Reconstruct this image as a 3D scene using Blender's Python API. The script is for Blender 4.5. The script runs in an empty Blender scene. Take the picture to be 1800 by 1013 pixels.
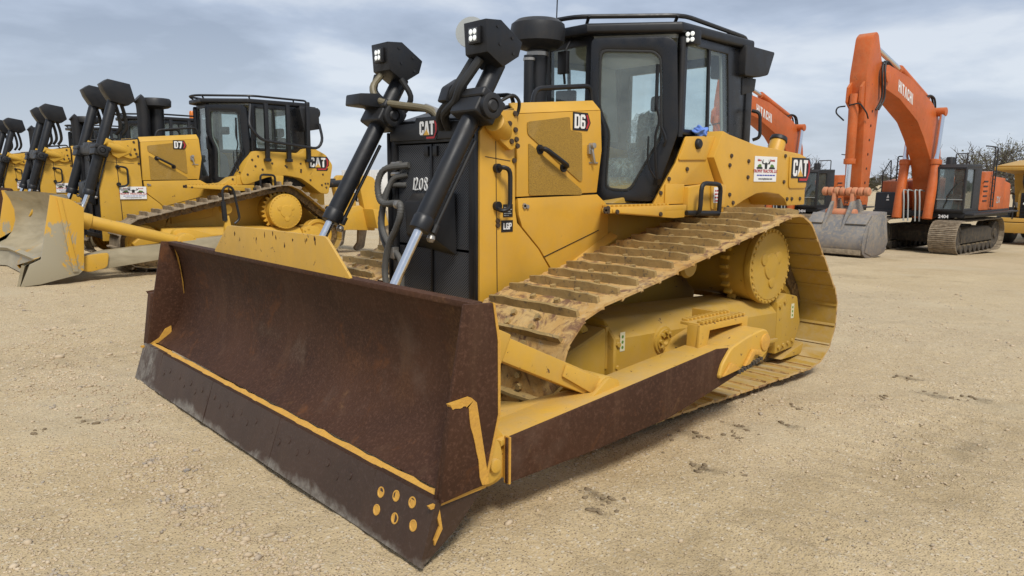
import bpy, bmesh, math, random
import numpy as np
from mathutils import Vector, Matrix
R = math.radians
rng = random.Random(7)
scene = bpy.context.scene
COL = scene.collection

# ---------------------------------------------------------------- camera, sky, sun, exposure
cam_data = bpy.data.cameras.new('camera')
cam = bpy.data.objects.new('camera', cam_data)
COL.objects.link(cam)
cam_data.sensor_fit = 'HORIZONTAL'
cam_data.sensor_width = 36.0
cam_data.lens = 36.0 * 1313.0 / 1800.0
cam_data.clip_start = 0.05
cam_data.clip_end = 5000.0
Rm = Matrix(((-0.74177064, -0.09266979, 0.66422031),
             (0.67061159, -0.11358183, 0.73306157),
             (0.0075107, 0.98919739, 0.1463971)))
cam.matrix_world = Matrix.Translation((1.7309, 4.5345, 1.6826)) @ Rm.to_4x4()
scene.camera = cam

SUN_EL, SUN_AZ = 52.0, 62.0          # degrees; azimuth counted from +X towards +Y
world = bpy.data.worlds.new('World')
scene.world = world
world.use_nodes = True
wn, wl = world.node_tree.nodes, world.node_tree.links
wn.clear()
w_out = wn.new('ShaderNodeOutputWorld')
w_bg = wn.new('ShaderNodeBackground')
w_bg.inputs['Strength'].default_value = 0.1
sky = wn.new('ShaderNodeTexSky')
sky.sky_type = 'NISHITA'
sky.sun_disc = False
sky.sun_elevation = R(SUN_EL)
sky.sun_rotation = R(90 - SUN_AZ)
# overcast deck of cloud: noise over the flattened sky direction
tc = wn.new('ShaderNodeTexCoord')
sep = wn.new('ShaderNodeSeparateXYZ')
wl.new(tc.outputs['Generated'], sep.inputs[0])
def wmath(op, a, b=None):
    n = wn.new('ShaderNodeMath'); n.operation = op
    for i, v in enumerate((a, b)):
        if v is None: continue
        if isinstance(v, (int, float)): n.inputs[i].default_value = v
        else: wl.new(v, n.inputs[i])
    return n.outputs[0]
zc = wmath('ADD', wmath('MAXIMUM', sep.outputs['Z'], 0.0), 0.16)
comb = wn.new('ShaderNodeCombineXYZ')
wl.new(wmath('DIVIDE', sep.outputs['X'], zc), comb.inputs[0])
wl.new(wmath('DIVIDE', sep.outputs['Y'], zc), comb.inputs[1])
comb.inputs[2].default_value = 3.7
def wnoise(scale, detail, rough, dist):
    n = wn.new('ShaderNodeTexNoise')
    n.inputs['Scale'].default_value = scale
    n.inputs['Detail'].default_value = detail
    n.inputs['Roughness'].default_value = rough
    n.inputs['Distortion'].default_value = dist
    wl.new(comb.outputs[0], n.inputs['Vector'])
    return n.outputs[0]
nz = wmath('ADD', wmath('MULTIPLY', wnoise(0.55, 7, 0.52, 0.3), 0.72), wmath('MULTIPLY', wnoise(1.9, 6, 0.55, 0.2), 0.28))
ramp = wn.new('ShaderNodeValToRGB')
wl.new(nz, ramp.inputs[0])
cr = ramp.color_ramp
cr.elements[0].position = 0.41; cr.elements[0].color = (2.3, 2.72, 3.5, 1)
cr.elements[1].position = 0.585; cr.elements[1].color = (4.9, 5.25, 5.8, 1)
e = cr.elements.new(0.50); e.color = (3.25, 3.75, 4.65, 1)
# paler towards the horizon
hz = wn.new('ShaderNodeMapRange')
wl.new(sep.outputs['Z'], hz.inputs['Value'])
hz.inputs['From Min'].default_value = 0.0; hz.inputs['From Max'].default_value = 0.20
hz.inputs['To Min'].default_value = 0.5; hz.inputs['To Max'].default_value = 0.0
mixh = wn.new('ShaderNodeMix'); mixh.data_type = 'RGBA'
wl.new(hz.outputs[0], mixh.inputs[0]); wl.new(ramp.outputs[0], mixh.inputs[6])
mixh.inputs[7].default_value = (5.3, 5.75, 6.3, 1)
mixs = wn.new('ShaderNodeMix'); mixs.data_type = 'RGBA'
mixs.inputs[0].default_value = 0.9
wl.new(sky.outputs[0], mixs.inputs[6]); wl.new(mixh.outputs[2], mixs.inputs[7])
wl.new(mixs.outputs[2], w_bg.inputs['Color'])
wl.new(w_bg.outputs[0], w_out.inputs[0])

sun_data = bpy.data.lights.new('sun', 'SUN')
sun_data.energy = 2.2
sun_data.angle = R(14)
sun_data.color = (1.0, 0.95, 0.87)
sun = bpy.data.objects.new('sun', sun_data)
COL.objects.link(sun)
sd = Vector((math.cos(R(SUN_EL)) * math.cos(R(SUN_AZ)), math.cos(R(SUN_EL)) * math.sin(R(SUN_AZ)), math.sin(R(SUN_EL))))
sun.rotation_euler = sd.to_track_quat('Z', 'Y').to_euler()

scene.view_settings.view_transform = 'Standard'
scene.view_settings.look = 'None'
scene.view_settings.gamma = 1.0
scene.view_settings.use_curve_mapping = False
scene.view_settings.exposure = 0.55

# ---------------------------------------------------------------- materials
MAT = {}
class NT:
    """small helper for building node materials"""
    def __init__(s, name, world_pos=False):
        s.m = bpy.data.materials.new(name); s.m.use_nodes = True
        s.n = s.m.node_tree.nodes; s.l = s.m.node_tree.links
        s.b = s.n['Principled BSDF']
        s.tc = s.n.new('ShaderNodeTexCoord')
        s.out = s.n['Material Output']
        s.pos = s.n.new('ShaderNodeNewGeometry').outputs['Position'] if world_pos else None
        MAT[name] = s.m
    def link(s, a, b): s.l.new(a, b)
    def noise(s, scale, detail=4, rough=0.55, dist=0.0, coord='Object', stretch=None):
        t = s.n.new('ShaderNodeTexNoise')
        t.inputs['Scale'].default_value = scale; t.inputs['Detail'].default_value = detail
        t.inputs['Roughness'].default_value = rough; t.inputs['Distortion'].default_value = dist
        src = s.pos if s.pos is not None else s.tc.outputs[coord]
        if stretch:
            mp = s.n.new('ShaderNodeMapping'); mp.inputs['Scale'].default_value = stretch
            s.l.new(src, mp.inputs[0]); src = mp.outputs[0]
        s.l.new(src, t.inputs['Vector'])
        return t.outputs[0]
    def voro(s, scale, feature='F1', out='Distance', stretch=None):
        t = s.n.new('ShaderNodeTexVoronoi'); t.feature = feature
        t.inputs['Scale'].default_value = scale
        src = s.tc.outputs['Object']
        if stretch:
            mp = s.n.new('ShaderNodeMapping'); mp.inputs['Scale'].default_value = stretch
            s.l.new(src, mp.inputs[0]); src = mp.outputs[0]
        s.l.new(src, t.inputs['Vector'])
        return t.outputs[out]
    def mr(s, v, a, b, c=0.0, d=1.0):
        t = s.n.new('ShaderNodeMapRange')
        s.l.new(v, t.inputs['Value'])
        for k, x in zip(('From Min', 'From Max', 'To Min', 'To Max'), (a, b, c, d)): t.inputs[k].default_value = x
        return t.outputs[0]
    def math(s, op, a, b=0.0):
        t = s.n.new('ShaderNodeMath'); t.operation = op
        for i, v in enumerate((a, b)):
            if isinstance(v, (int, float)): t.inputs[i].default_value = v
            else: s.l.new(v, t.inputs[i])
        return t.outputs[0]
    def mix(s, f, a, b):
        t = s.n.new('ShaderNodeMix'); t.data_type = 'RGBA'
        for i, v in ((0, f), (6, a), (7, b)):
            if isinstance(v, (int, float)): t.inputs[i].default_value = v
            elif isinstance(v, tuple): t.inputs[i].default_value = (*v[:3], 1)
            else: s.l.new(v, t.inputs[i])
        return t.outputs[2]
    def up(s):
        g = s.n.new('ShaderNodeNewGeometry'); x = s.n.new('ShaderNodeSeparateXYZ')
        s.l.new(g.outputs['Normal'], x.inputs[0]); return x.outputs['Z']
    def objz(s):
        x = s.n.new('ShaderNodeSeparateXYZ'); s.l.new(s.tc.outputs['Object'], x.inputs[0]); return x.outputs['Z']
    def rnd(s):
        return s.n.new('ShaderNodeObjectInfo').outputs['Random']
    def bump(s, h, strength=0.3, dist=0.01):
        t = s.n.new('ShaderNodeBump'); t.inputs['Strength'].default_value = strength; t.inputs['Distance'].default_value = dist
        s.l.new(h, t.inputs['Height']); s.l.new(t.outputs[0], s.b.inputs['Normal'])
    def fin(s, col=None, rough=0.5, metal=0.0, spec=None):
        for k, v in (('Base Color', col), ('Roughness', rough), ('Metallic', metal)):
            if v is None: continue
            if isinstance(v, tuple): s.b.inputs[k].default_value = (*v[:3], 1)
            elif isinstance(v, (int, float)): s.b.inputs[k].default_value = v
            else: s.l.new(v, s.b.inputs[k])
        if spec is not None: s.b.inputs['Specular IOR Level'].default_value = spec
        return s.m

YEL = (0.64, 0.352, 0.038)
DUST = (0.40, 0.29, 0.15)
def paint_mat(name, base, dust=0.25, topdust=0.35, rough=0.38, chips=0.0, var=0.12):
    t = NT(name)
    big = t.noise(1.3, 5, 0.6)
    c = t.mix(t.mr(big, 0.3, 0.7), tuple(x * (1 - var) for x in base), tuple(min(1, x * (1 + var * 0.6)) for x in base))
    fine = t.noise(9, 8, 0.68)
    streak = t.noise(5, 5, 0.6, 0.2, stretch=(2.2, 2.2, 0.35))
    d = t.math('MULTIPLY', t.mr(fine, 0.42, 0.72), dust)
    d = t.math('ADD', d, t.math('MULTIPLY', t.mr(streak, 0.5, 0.75), dust * 0.7))
    d = t.math('ADD', d, t.math('MULTIPLY', t.math('MULTIPLY', t.mr(t.up(), 0.55, 0.95), t.mr(t.noise(4, 6, 0.65), 0.3, 0.65)), topdust))
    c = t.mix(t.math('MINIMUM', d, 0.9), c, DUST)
    if chips != 0:
        ch = t.mr(t.noise(14, 8, 0.72, 0.6), 0.66 - chips * 0.1, 0.69 - chips * 0.1)
        c = t.mix(ch, c, (0.085, 0.04, 0.022))
    t.bump(t.noise(60, 3, 0.6), 0.06, 0.004)
    return t.fin(c, t.mr(fine, 0.3, 0.75, rough, rough + 0.25))
paint_mat('yellow_paint', YEL, 0.13, 0.34, 0.34, -0.35)
paint_mat('yellow_worn', (0.60, 0.345, 0.042), 0.20, 0.42, 0.45, 0.3)
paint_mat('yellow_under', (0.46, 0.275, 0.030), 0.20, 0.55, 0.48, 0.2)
paint_mat('yellow_far', (0.60, 0.345, 0.034), 0.12, 0.32, 0.45, 0.1)
paint_mat('orange_paint', (0.53, 0.108, 0.015), 0.15, 0.35, 0.40, 0.3, 0.2)
paint_mat('orange_rough', (0.55, 0.20, 0.10), 0.4, 0.4, 0.6, 0.2)
paint_mat('black_paint', (0.0075, 0.0085, 0.011), 0.012, 0.045, 0.36)
paint_mat('black_gloss', (0.0075, 0.0085, 0.011), 0.012, 0.03, 0.20)
paint_mat('black_metal', (0.012, 0.013, 0.0155), 0.02, 0.07, 0.42)
paint_mat('dark_under', (0.030, 0.026, 0.022), 0.2, 0.4, 0.7)
paint_mat('white_paint', (0.72, 0.72, 0.70), 0.08, 0.1, 0.5)
paint_mat('truck_yellow', (0.52, 0.29, 0.04), 0.25, 0.4, 0.5)

t = NT('rust_blade')          # brown surface rust on bare plate
a = t.noise(1.1, 6, 0.62, 0.4); f = t.noise(55, 6, 0.75); m = t.noise(3.2, 8, 0.7, 0.5)
c = t.mix(t.mr(a, 0.3, 0.72), (0.036, 0.0160, 0.0088), (0.078, 0.0335, 0.0165))
c = t.mix(t.mr(f, 0.50, 0.68), c, (0.105, 0.050, 0.030))
c = t.mix(t.mr(m, 0.57, 0.74, 0, .8), c, (0.15, 0.056, 0.018))
c = t.mix(t.mr(t.noise(2.1, 9, 0.72, 1.0), 0.62, 0.76, 0, 0.75), c, (0.20, 0.105, 0.045))
c = t.mix(t.mr(t.noise(1.3, 7, 0.65, 0.3), 0.60, 0.72, 0, 0.45), c, (0.13, 0.085, 0.06))
c = t.mix(t.mr(t.noise(7, 6, 0.6, 0.1, stretch=(1, 1.0, 0.12)), 0.56, 0.78, 0, 0.5), c, (0.115, 0.062, 0.034))
yz = t.n.new('ShaderNodeSeparateXYZ'); t.link(t.tc.outputs['Object'], yz.inputs[0])
wob = t.noise(6, 8, 0.72, 0.6)
def stain(c, y0, z0, ry, rz, col, amt):
    dy = t.math('DIVIDE', t.math('SUBTRACT', yz.outputs['Y'], y0), ry); dz = t.math('DIVIDE', t.math('SUBTRACT', yz.outputs['Z'], z0), rz)
    d_ = t.math('SQRT', t.math('ADD', t.math('MULTIPLY', dy, dy), t.math('MULTIPLY', dz, dz)))
    k_ = t.math('MULTIPLY', t.mr(t.math('ADD', d_, t.math('MULTIPLY', t.math('SUBTRACT', wob, 0.5), 4.2)), 1.15, 0.15), t.math('MULTIPLY', t.mr(f, 0.35, 0.6), amt * .75))
    return t.mix(k_, c, col)
for q in ((1.80, .86, .09, .27, (0.17, 0.085, 0.030), .85), (.86, .64, .13, .11, (0.13, 0.054, 0.020), .7), (.18, .58, .12, .10, (0.12, 0.085, 0.060), .7), (1.35, .62, .10, .16, (0.11, 0.050, 0.020), .6), (-.35, .62, .22, .05, (0.10, 0.07, 0.045), .5), (-1.1, .8, .05, .2, (0.12, 0.06, 0.03), .5)):
    c = stain(c, *q)
t.bump(f, 0.25, 0.004)
t.fin(c, t.mr(m, 0.3, 0.7, 0.6, 0.75), 0.0, 0.22)

t = NT('rust_edge')           # cutting edge: same rust, scoured grey along the ground
a = t.noise(1.6, 6, 0.62, 0.4); f = t.noise(55, 6, 0.75)
c = t.mix(t.mr(a, 0.3, 0.72), (0.032, 0.0165, 0.0105), (0.060, 0.030, 0.0175))
c = t.mix(t.mr(f, 0.52, 0.7), c, (0.075, 0.045, 0.036))
lim = t.math('ADD', t.mr(t.noise(1.2, 8, 0.70, 0.5), 0.25, 0.75, -0.09, 0.11), 0.018)
g = t.mr(t.math('SUBTRACT', t.objz(), lim), 0.022, -0.022)
yx = t.n.new('ShaderNodeSeparateXYZ'); t.link(t.tc.outputs['Object'], yx.inputs[0])
g = t.math('MAXIMUM', g, t.math('MULTIPLY', t.mr(t.math('ADD', yx.outputs['Y'], t.math('MULTIPLY', t.noise(3, 6), .5)), -1.38, -1.46), t.mr(t.noise(9, 8, 0.75, stretch=(1, 1.5, .5)), 0.42, 0.56)))
sc = t.noise(18, 8, 0.75, 0.3)
c = t.mix(t.math('MULTIPLY', g, t.mr(sc, 0.28, 0.6)), c, (0.27, 0.245, 0.21))
t.bump(f, 0.3, 0.004)
t.fin(c, 0.5, t.math('MULTIPLY', g, 0.35))

t = NT('worn_steel')          # scoured bright blade steel with rub marks
a = t.noise(2.0, 6, 0.6, 0.3, stretch=(1, 1, 3)); f = t.noise(40, 5, 0.7)
c = t.mix(t.mr(a, 0.3, 0.7), (0.25, 0.215, 0.14), (0.40, 0.345, 0.235))
c = t.mix(t.mr(t.noise(1.3, 8, 0.7, 0.6), 0.60, 0.64), c, (0.44, 0.25, 0.05))
t.bump(f, 0.15, 0.003); t.fin(c, 0.42, 0.0)

t = NT('yellow_scoured')      # yellow plate rubbed through to steel low down
a = t.noise(1.7, 9, 0.72, 0.6, stretch=(1, 1, 0.6))
c = t.mix(t.mr(t.math('ADD', a, t.mr(t.objz(), 0.0, 1.3, 0.16, -0.16)), 0.52, 0.55), (0.58, 0.33, 0.036), (0.33, 0.29, 0.20))
t.fin(c, 0.5)

t = NT('yellow_weld')         # thick yellow edges knocked through to rust
f = t.noise(22, 8, 0.7, 0.4)
c = t.mix(t.mr(f, 0.40, 0.7), (0.62, 0.335, 0.05), (0.50, 0.26, 0.05))
c = t.mix(t.mr(t.noise(31, 8, 0.75), 0.64, 0.68, 0, .8), c, (0.22, 0.11, 0.045))
t.bump(t.noise(70, 4, 0.6), 0.5, 0.006); t.fin(c, 0.55)

t = NT('track_outer', True)         # pad faces: thin paint, mud, rust
a = t.noise(3.0, 9, 0.7, 0.6); b = t.noise(17, 8, 0.72, 0.4); r_ = t.noise(6, 8, 0.7, 1.2)
c = t.mix(t.mr(a, 0.35, 0.65), (0.46, 0.255, 0.07), (0.56, 0.385, 0.16))
c = t.mix(t.mr(b, 0.55, 0.70), c, (0.46, 0.34, 0.20))
c = t.mix(t.mr(r_, 0.50, 0.62, 0, .85), c, (0.135, 0.058, 0.036))
c = t.mix(t.mr(t.noise(30, 6, 0.7), 0.60, 0.70), c, (0.06, 0.042, 0.03))
t.bump(b, 0.6, 0.01); t.fin(c, 0.75)
t = NT('track_bar', True)           # grouser bars, scraped
a = t.noise(5.0, 9, 0.7, 0.6); b = t.noise(24, 8, 0.72, 0.4)
c = t.mix(t.mr(a, 0.35, 0.65), (0.27, 0.18, 0.066), (0.42, 0.29, 0.115))
c = t.mix(t.mr(b, 0.54, 0.66), c, (0.12, 0.095, 0.065))
t.bump(b, 0.5, 0.008); t.fin(c, 0.65, 0.1)
t = NT('track_inner', True)         # inner side keeps its paint
a = t.noise(2.5, 8, 0.65, 0.4); b = t.noise(14, 8, 0.7)
c = t.mix(t.mr(a, 0.4, 0.7), (0.39, 0.235, 0.030), (0.43, 0.285, 0.07))
c = t.mix(t.mr(b, 0.50, 0.75, 0, 0.7), c, DUST)
c = t.mix(t.math('MULTIPLY', t.mr(t.up(), 0.3, 0.9), t.mr(t.noise(5, 7, 0.7, 0.3, stretch=(2.5, .5, 1)), 0.42, 0.60, 0, .8)), c, (0.47, 0.385, 0.235))
t.fin(c, 0.6)
t = NT('track_link_metal', True)
b = t.noise(14, 8, 0.7)
c = t.mix(t.mr(b, 0.45, 0.65), (0.10, 0.065, 0.03), (0.26, 0.17, 0.07)); t.fin(c, 0.6, 0.2)
t = NT('track_far', True)
b = t.noise(8, 8, 0.7)
c = t.mix(t.mr(b, 0.35, 0.65), (0.17, 0.13, 0.085), (0.36, 0.29, 0.20)); t.bump(b, 0.4, 0.01); t.fin(c, 0.75)

t = NT('grille_black')        # expanded-metal screen
sx_ = t.n.new('ShaderNodeSeparateXYZ'); t.link(t.tc.outputs['Object'], sx_.inputs[0])
d1 = t.math('SINE', t.math('ADD', t.math('MULTIPLY', sx_.outputs['Y'], 125), t.math('MULTIPLY', sx_.outputs['Z'], 160)))
d2 = t.math('SINE', t.math('SUBTRACT', t.math('MULTIPLY', sx_.outputs['Y'], 125), t.math('MULTIPLY', sx_.outputs['Z'], 160)))
v = t.math('MINIMUM', t.math('ABSOLUTE', d1), t.math('ABSOLUTE', d2))
c = t.mix(t.mr(v, 0.25, 0.5), (0.105, 0.11, 0.12), (0.0015, 0.0015, 0.002))
c = t.mix(t.mr(t.noise(3, 6, 0.65), 0.55, 0.8, 0, 0.35), c, (0.06, 0.045, 0.03))
t.fin(c, 0.6)
t = NT('mesh_yellow')         # perforated yellow screen
v = t.voro(190, 'F1', 'Distance')
c = t.mix(t.mr(v, 0.2, 0.55), (0.12, 0.075, 0.014), (0.37, 0.215, 0.028))
c = t.mix(t.mr(t.noise(2.2, 7, 0.6, 1.2), 0.52, 0.75, 0, 0.45), c, (0.40, 0.28, 0.11))
t.fin(c, 0.6)
t = NT('rubber'); t.fin(t.mix(t.noise(20, 4), (0.009, 0.009, 0.009), (0.02, 0.02, 0.019)), 0.6)
t = NT('hose_grey'); t.fin(t.mix(t.noise(20, 4), (0.075, 0.075, 0.07), (0.12, 0.115, 0.105)), 0.6)
t = NT('hose_tan'); t.fin(t.mix(t.noise(20, 4), (0.12, 0.10, 0.06), (0.20, 0.17, 0.10)), 0.5)
t = NT('chrome'); t.fin((0.75, 0.76, 0.78), t.mr(t.noise(30, 3), 0.3, 0.7, 0.10, 0.2), 1.0)
t = NT('steel'); t.fin(t.mix(t.noise(15, 5), (0.30, 0.28, 0.25), (0.48, 0.46, 0.43)), 0.35, 0.7)
t = NT('bolt_metal'); t.fin(t.mix(t.noise(30, 4), (0.045, 0.03, 0.02), (0.10, 0.065, 0.035)), 0.5, 0.3)
t = NT('red_print'); t.fin((0.42, 0.025, 0.03), 0.5)
t = NT('black_print'); t.fin((0.008, 0.008, 0.009), 0.45)
t = NT('white_print'); t.fin((0.78, 0.78, 0.76), 0.5)
t = NT('gold_print'); t.fin((0.62, 0.36, 0.06), 0.5)
t = NT('blue_print'); t.fin((0.03, 0.05, 0.35), 0.5)
t = NT('green_print'); t.fin((0.10, 0.20, 0.03), 0.5)
t = NT('cream_label'); t.fin((0.62, 0.58, 0.38), 0.5)
t = NT('chalk'); t.fin((0.72, 0.72, 0.70), 0.9)
t = NT('seat_cloth'); t.fin(t.mix(t.noise(40, 4), (0.012, 0.012, 0.013), (0.024, 0.024, 0.026)), 0.85)
t = NT('trim_grey'); t.fin(t.mix(t.noise(10, 4), (0.055, 0.058, 0.06), (0.085, 0.088, 0.09)), 0.7)
t = NT('trim_pale'); t.fin(t.mix(t.noise(8, 4), (0.30, 0.32, 0.31), (0.40, 0.42, 0.41)), 0.75)
t = NT('beacon_orange'); t.fin((0.60, 0.16, 0.01), 0.3)
t = NT('blue_rag'); t.fin(t.mix(t.noise(30, 5), (0.04, 0.12, 0.50), (0.22, 0.36, 0.75)), 0.85)
t = NT('plastic_wrap')        # thin crumpled film over the seat
n1 = t.noise(6, 7, 0.65, 1.5)
t.bump(n1, 1.0, 0.05)
t.fin((0.55, 0.64, 0.62), 0.22)
tr = t.n.new('ShaderNodeBsdfTransparent'); mx = t.n.new('ShaderNodeMixShader')
t.link(t.mr(t.noise(9, 6, 0.7, 2.0), 0.42, 0.68, 0.15, 0.8), mx.inputs[0]); t.link(tr.outputs[0], mx.inputs[1]); t.link(t.b.outputs[0], mx.inputs[2])
t.link(mx.outputs[0], t.out.inputs[0])

def glass_mat(name, tint, film):
    t = NT(name)
    tr = t.n.new('ShaderNodeBsdfTransparent'); tr.inputs[0].default_value = (*tint, 1)
    gl = t.n.new('ShaderNodeBsdfGlossy'); gl.inputs['Roughness'].default_value = 0.02
    df = t.n.new('ShaderNodeBsdfDiffuse'); df.inputs[0].default_value = (0.50, 0.56, 0.53, 1)
    lw = t.n.new('ShaderNodeLayerWeight'); lw.inputs['Blend'].default_value = 0.5
    fr = t.math('ADD', t.math('MULTIPLY', t.math('POWER', lw.outputs['Facing'], 4.0), 0.75), 0.055)
    m1 = t.n.new('ShaderNodeMixShader'); m2 = t.n.new('ShaderNodeMixShader')
    t.link(t.mr(t.noise(2.5, 6, 0.7), 0.3, 0.75, film * 0.3, film), m1.inputs[0])
    t.link(tr.outputs[0], m1.inputs[1]); t.link(df.outputs[0], m1.inputs[2])
    t.link(fr, m2.inputs[0]); t.link(m1.outputs[0], m2.inputs[1]); t.link(gl.outputs[0], m2.inputs[2])
    t.link(m2.outputs[0], t.out.inputs[0])
glass_mat('cab_glass', (0.93, 0.975, 0.968), 0.05)
glass_mat('sky_veil_glass', (0.93, 0.975, 0.968), 0.19)  # pale diffuse veil stands in for sky reflected in the near door
glass_mat('dusty_glass', (0.86, 0.91, 0.90), 0.12)
t = NT('lamp_lens')
t.fin((0.85, 0.87, 0.85), 0.15); t.b.inputs['Emission Color'].default_value = (0.95, 1.0, 0.96, 1); t.b.inputs['Emission Strength'].default_value = 0.3
t = NT('lamp_face'); t.fin((0.16, 0.16, 0.15), 0.2, 0.5)

t = NT('bucket_steel')
a = t.noise(1.2, 8, 0.68, 0.8); b = t.noise(9, 8, 0.72)
c = t.mix(t.mr(a, 0.35, 0.65), (0.15, 0.152, 0.158), (0.27, 0.25, 0.225))
c = t.mix(t.mr(b, 0.46, 0.70), c, (0.38, 0.30, 0.20))
c = t.mix(t.mr(t.objz(), 0.1, -0.6, 0, 0.5), c, (0.15, 0.115, 0.10))
t.bump(b, 0.3, 0.01); t.fin(c, 0.55, 0.15)
t = NT('bark'); t.fin(t.mix(t.noise(4, 6), (0.060, 0.050, 0.042), (0.11, 0.095, 0.080)), 0.9)
t = NT('leaf'); t.fin(t.mix(t.rnd(), (0.10, 0.10, 0.045), (0.14, 0.13, 0.06)), 0.7)
t = NT('leaf_dark'); t.fin(t.mix(t.noise(0.4, 5), (0.05, 0.055, 0.03), (0.10, 0.095, 0.055)), 0.8)

t = NT('gravel_ground')
big = t.noise(0.10, 5, 0.6, 0.5); med = t.noise(0.7, 7, 0.62, 0.3); fin_ = t.noise(9, 9, 0.72)
vc = t.n.new('ShaderNodeTexVoronoi'); vc.inputs['Scale'].default_value = 42.0; t.link(t.tc.outputs['Object'], vc.inputs['Vector'])
vd = t.n.new('ShaderNodeTexVoronoi'); vd.inputs['Scale'].default_value = 95.0; t.link(t.tc.outputs['Object'], vd.inputs['Vector'])
c = t.mix(t.mr(med, 0.3, 0.7), (0.400, 0.295, 0.158), (0.555, 0.435, 0.258))
c = t.mix(t.mr(big, 0.42, 0.62, 0, 0.55), c, (0.43, 0.35, 0.24))
c = t.mix(t.mr(fin_, 0.35, 0.7, 0, 0.6), c, (0.58, 0.455, 0.27))
bw1 = t.n.new('ShaderNodeRGBToBW'); t.link(vc.outputs['Color'], bw1.inputs[0])
bw2 = t.n.new('ShaderNodeRGBToBW'); t.link(vd.outputs['Color'], bw2.inputs[0])
c = t.mix(t.math('MULTIPLY', t.mr(bw1.outputs[0], 0.68, 0.72), t.mr(vc.outputs['Distance'], 0.5, 0.35)), c, (0.58, 0.49, 0.35))
c = t.mix(t.math('MULTIPLY', t.mr(bw2.outputs[0], 0.62, 0.66), t.mr(vd.outputs['Distance'], 0.5, 0.35)), c, (0.50, 0.40, 0.27))
c = t.mix(t.math('MULTIPLY', t.mr(bw2.outputs[0], 0.36, 0.32), t.mr(vd.outputs['Distance'], 0.5, 0.35)), c, (0.23, 0.17, 0.105))
c = t.mix(t.mr(t.noise(1.1, 9, 0.72, 0.8), 0.60, 0.76, 0, 0.6), c, (0.18, 0.138, 0.085))
sp = t.n.new('ShaderNodeSeparateXYZ'); t.link(t.tc.outputs['Object'], sp.inputs[0])
# wheel and cleat prints: darker, slightly damp bands crossing the yard
for ax_, off, wd, amp in (((.10, 1.0), -2.75, .50, .30), ((.22, 1.0), -4.6, .45, .30), ((1.0, .45), -4.2, .38, .22), ((1.0, .6), -6.4, .4, .25), ((-.06, 1.0), 3.2, .6, .25)):
    dd = t.math('ABSOLUTE', t.math('ADD', t.math('ADD', t.math('MULTIPLY', sp.outputs['X'], ax_[0]), t.math('MULTIPLY', sp.outputs['Y'], ax_[1])), off))
    dd = t.math('ADD', dd, t.math('MULTIPLY', t.math('SUBTRACT', t.noise(.8, 4), 0.5), .5))
    c = t.mix(t.math('MULTIPLY', t.mr(dd, wd, wd * .45), t.mr(t.noise(2.4, 7, 0.7, 0.5), 0.38, 0.62, 0, amp * 1.6)), c, (0.29, 0.215, 0.115))
# soft damp spots where mud dropped off the tracks
rag = t.noise(11, 8, 0.75, 0.8)
for (x0, y0, rx, ry, am) in ((-1.96, 2.18, .05, .13, .75), (-1.17, 2.03, .06, .14, .6), (-1.02, 2.16, .05, .07, .5), (-3.08, 2.13, .05, .10, .7), (-2.75, 1.93, .05, .12, .6), (-4.72, 2.53, .08, .2, .7), (-4.84, 2.80, .06, .12, .7), (-5.1, 2.17, .06, .12, .6), (.57, -1.11, .08, .05, .6), (-2.4, 1.78, .05, .12, .5), (-3.6, 3.1, .3, .10, .35), (-.9, 3.2, .3, .1, .3)):
    dx = t.math('DIVIDE', t.math('SUBTRACT', sp.outputs['X'], x0), rx); dy = t.math('DIVIDE', t.math('SUBTRACT', sp.outputs['Y'], y0), ry)
    dd = t.math('SQRT', t.math('ADD', t.math('MULTIPLY', dx, dx), t.math('MULTIPLY', dy, dy)))
    c = t.mix(t.math('MULTIPLY', t.mr(t.math('ADD', dd, t.math('MULTIPLY', t.math('SUBTRACT', rag, 0.5), 3.0)), 1.2, 0.2), am), c, (0.10, 0.075, 0.045))
# smooth pale compacted patches
pt_ = t.mr(t.noise(0.42, 4, 0.55, 0.4), 0.56, 0.63)
c = t.mix(t.math('MULTIPLY', pt_, 0.45), c, (0.50, 0.415, 0.275))
hgt = t.math('ADD', t.math('ADD', t.math('MULTIPLY', vd.outputs['Distance'], -0.5), t.math('MULTIPLY', vc.outputs['Distance'], -0.6)), t.math('MULTIPLY', fin_, 1.6))
t.bump(hgt, 0.55, 0.02)
t.fin(c, 0.92, 0.0, 0.2)
t = NT('stone', True); c = t.mix(t.noise(1.7, 2, 0.5), (0.34, 0.25, 0.15), (0.66, 0.54, 0.38)); c = t.mix(t.mr(t.noise(6.3, 3), 0.55, 0.7), c, (0.27, 0.24, 0.21)); t.fin(c, 0.9)
t = NT('clod'); t.fin(t.mix(t.noise(25, 6), (0.13, 0.095, 0.055), (0.27, 0.20, 0.12)), 0.95)

# ---------------------------------------------------------------- geometry helpers
def tag(o, label=None, cat=None, group=None, kind=None):
    if label: o['label'] = label
    if cat: o['category'] = cat
    if group: o['group'] = group
    if kind: o['kind'] = kind
    return o

def empty(name, loc=(0, 0, 0)):
    o = bpy.data.objects.new(name, None)
    o.empty_display_size = 0.3
    o.location = loc
    COL.objects.link(o)
    return o

def rnd_poly(pts, r, n=3):
    """round the corners of a 2-D polygon"""
    out = []
    N = len(pts)
    for i in range(N):
        p = Vector(pts[i]); a = Vector(pts[i - 1]); b = Vector(pts[(i + 1) % N])
        da, db = (a - p), (b - p)
        rr = min(r, da.length * 0.45, db.length * 0.45)
        p0 = p + da.normalized() * rr; p1 = p + db.normalized() * rr
        for k in range(n + 1):
            t_ = k / n
            q = p0 * (1 - t_) ** 2 + p * 2 * t_ * (1 - t_) + p1 * t_ ** 2
            out.append((q.x, q.y))
    return out

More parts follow.
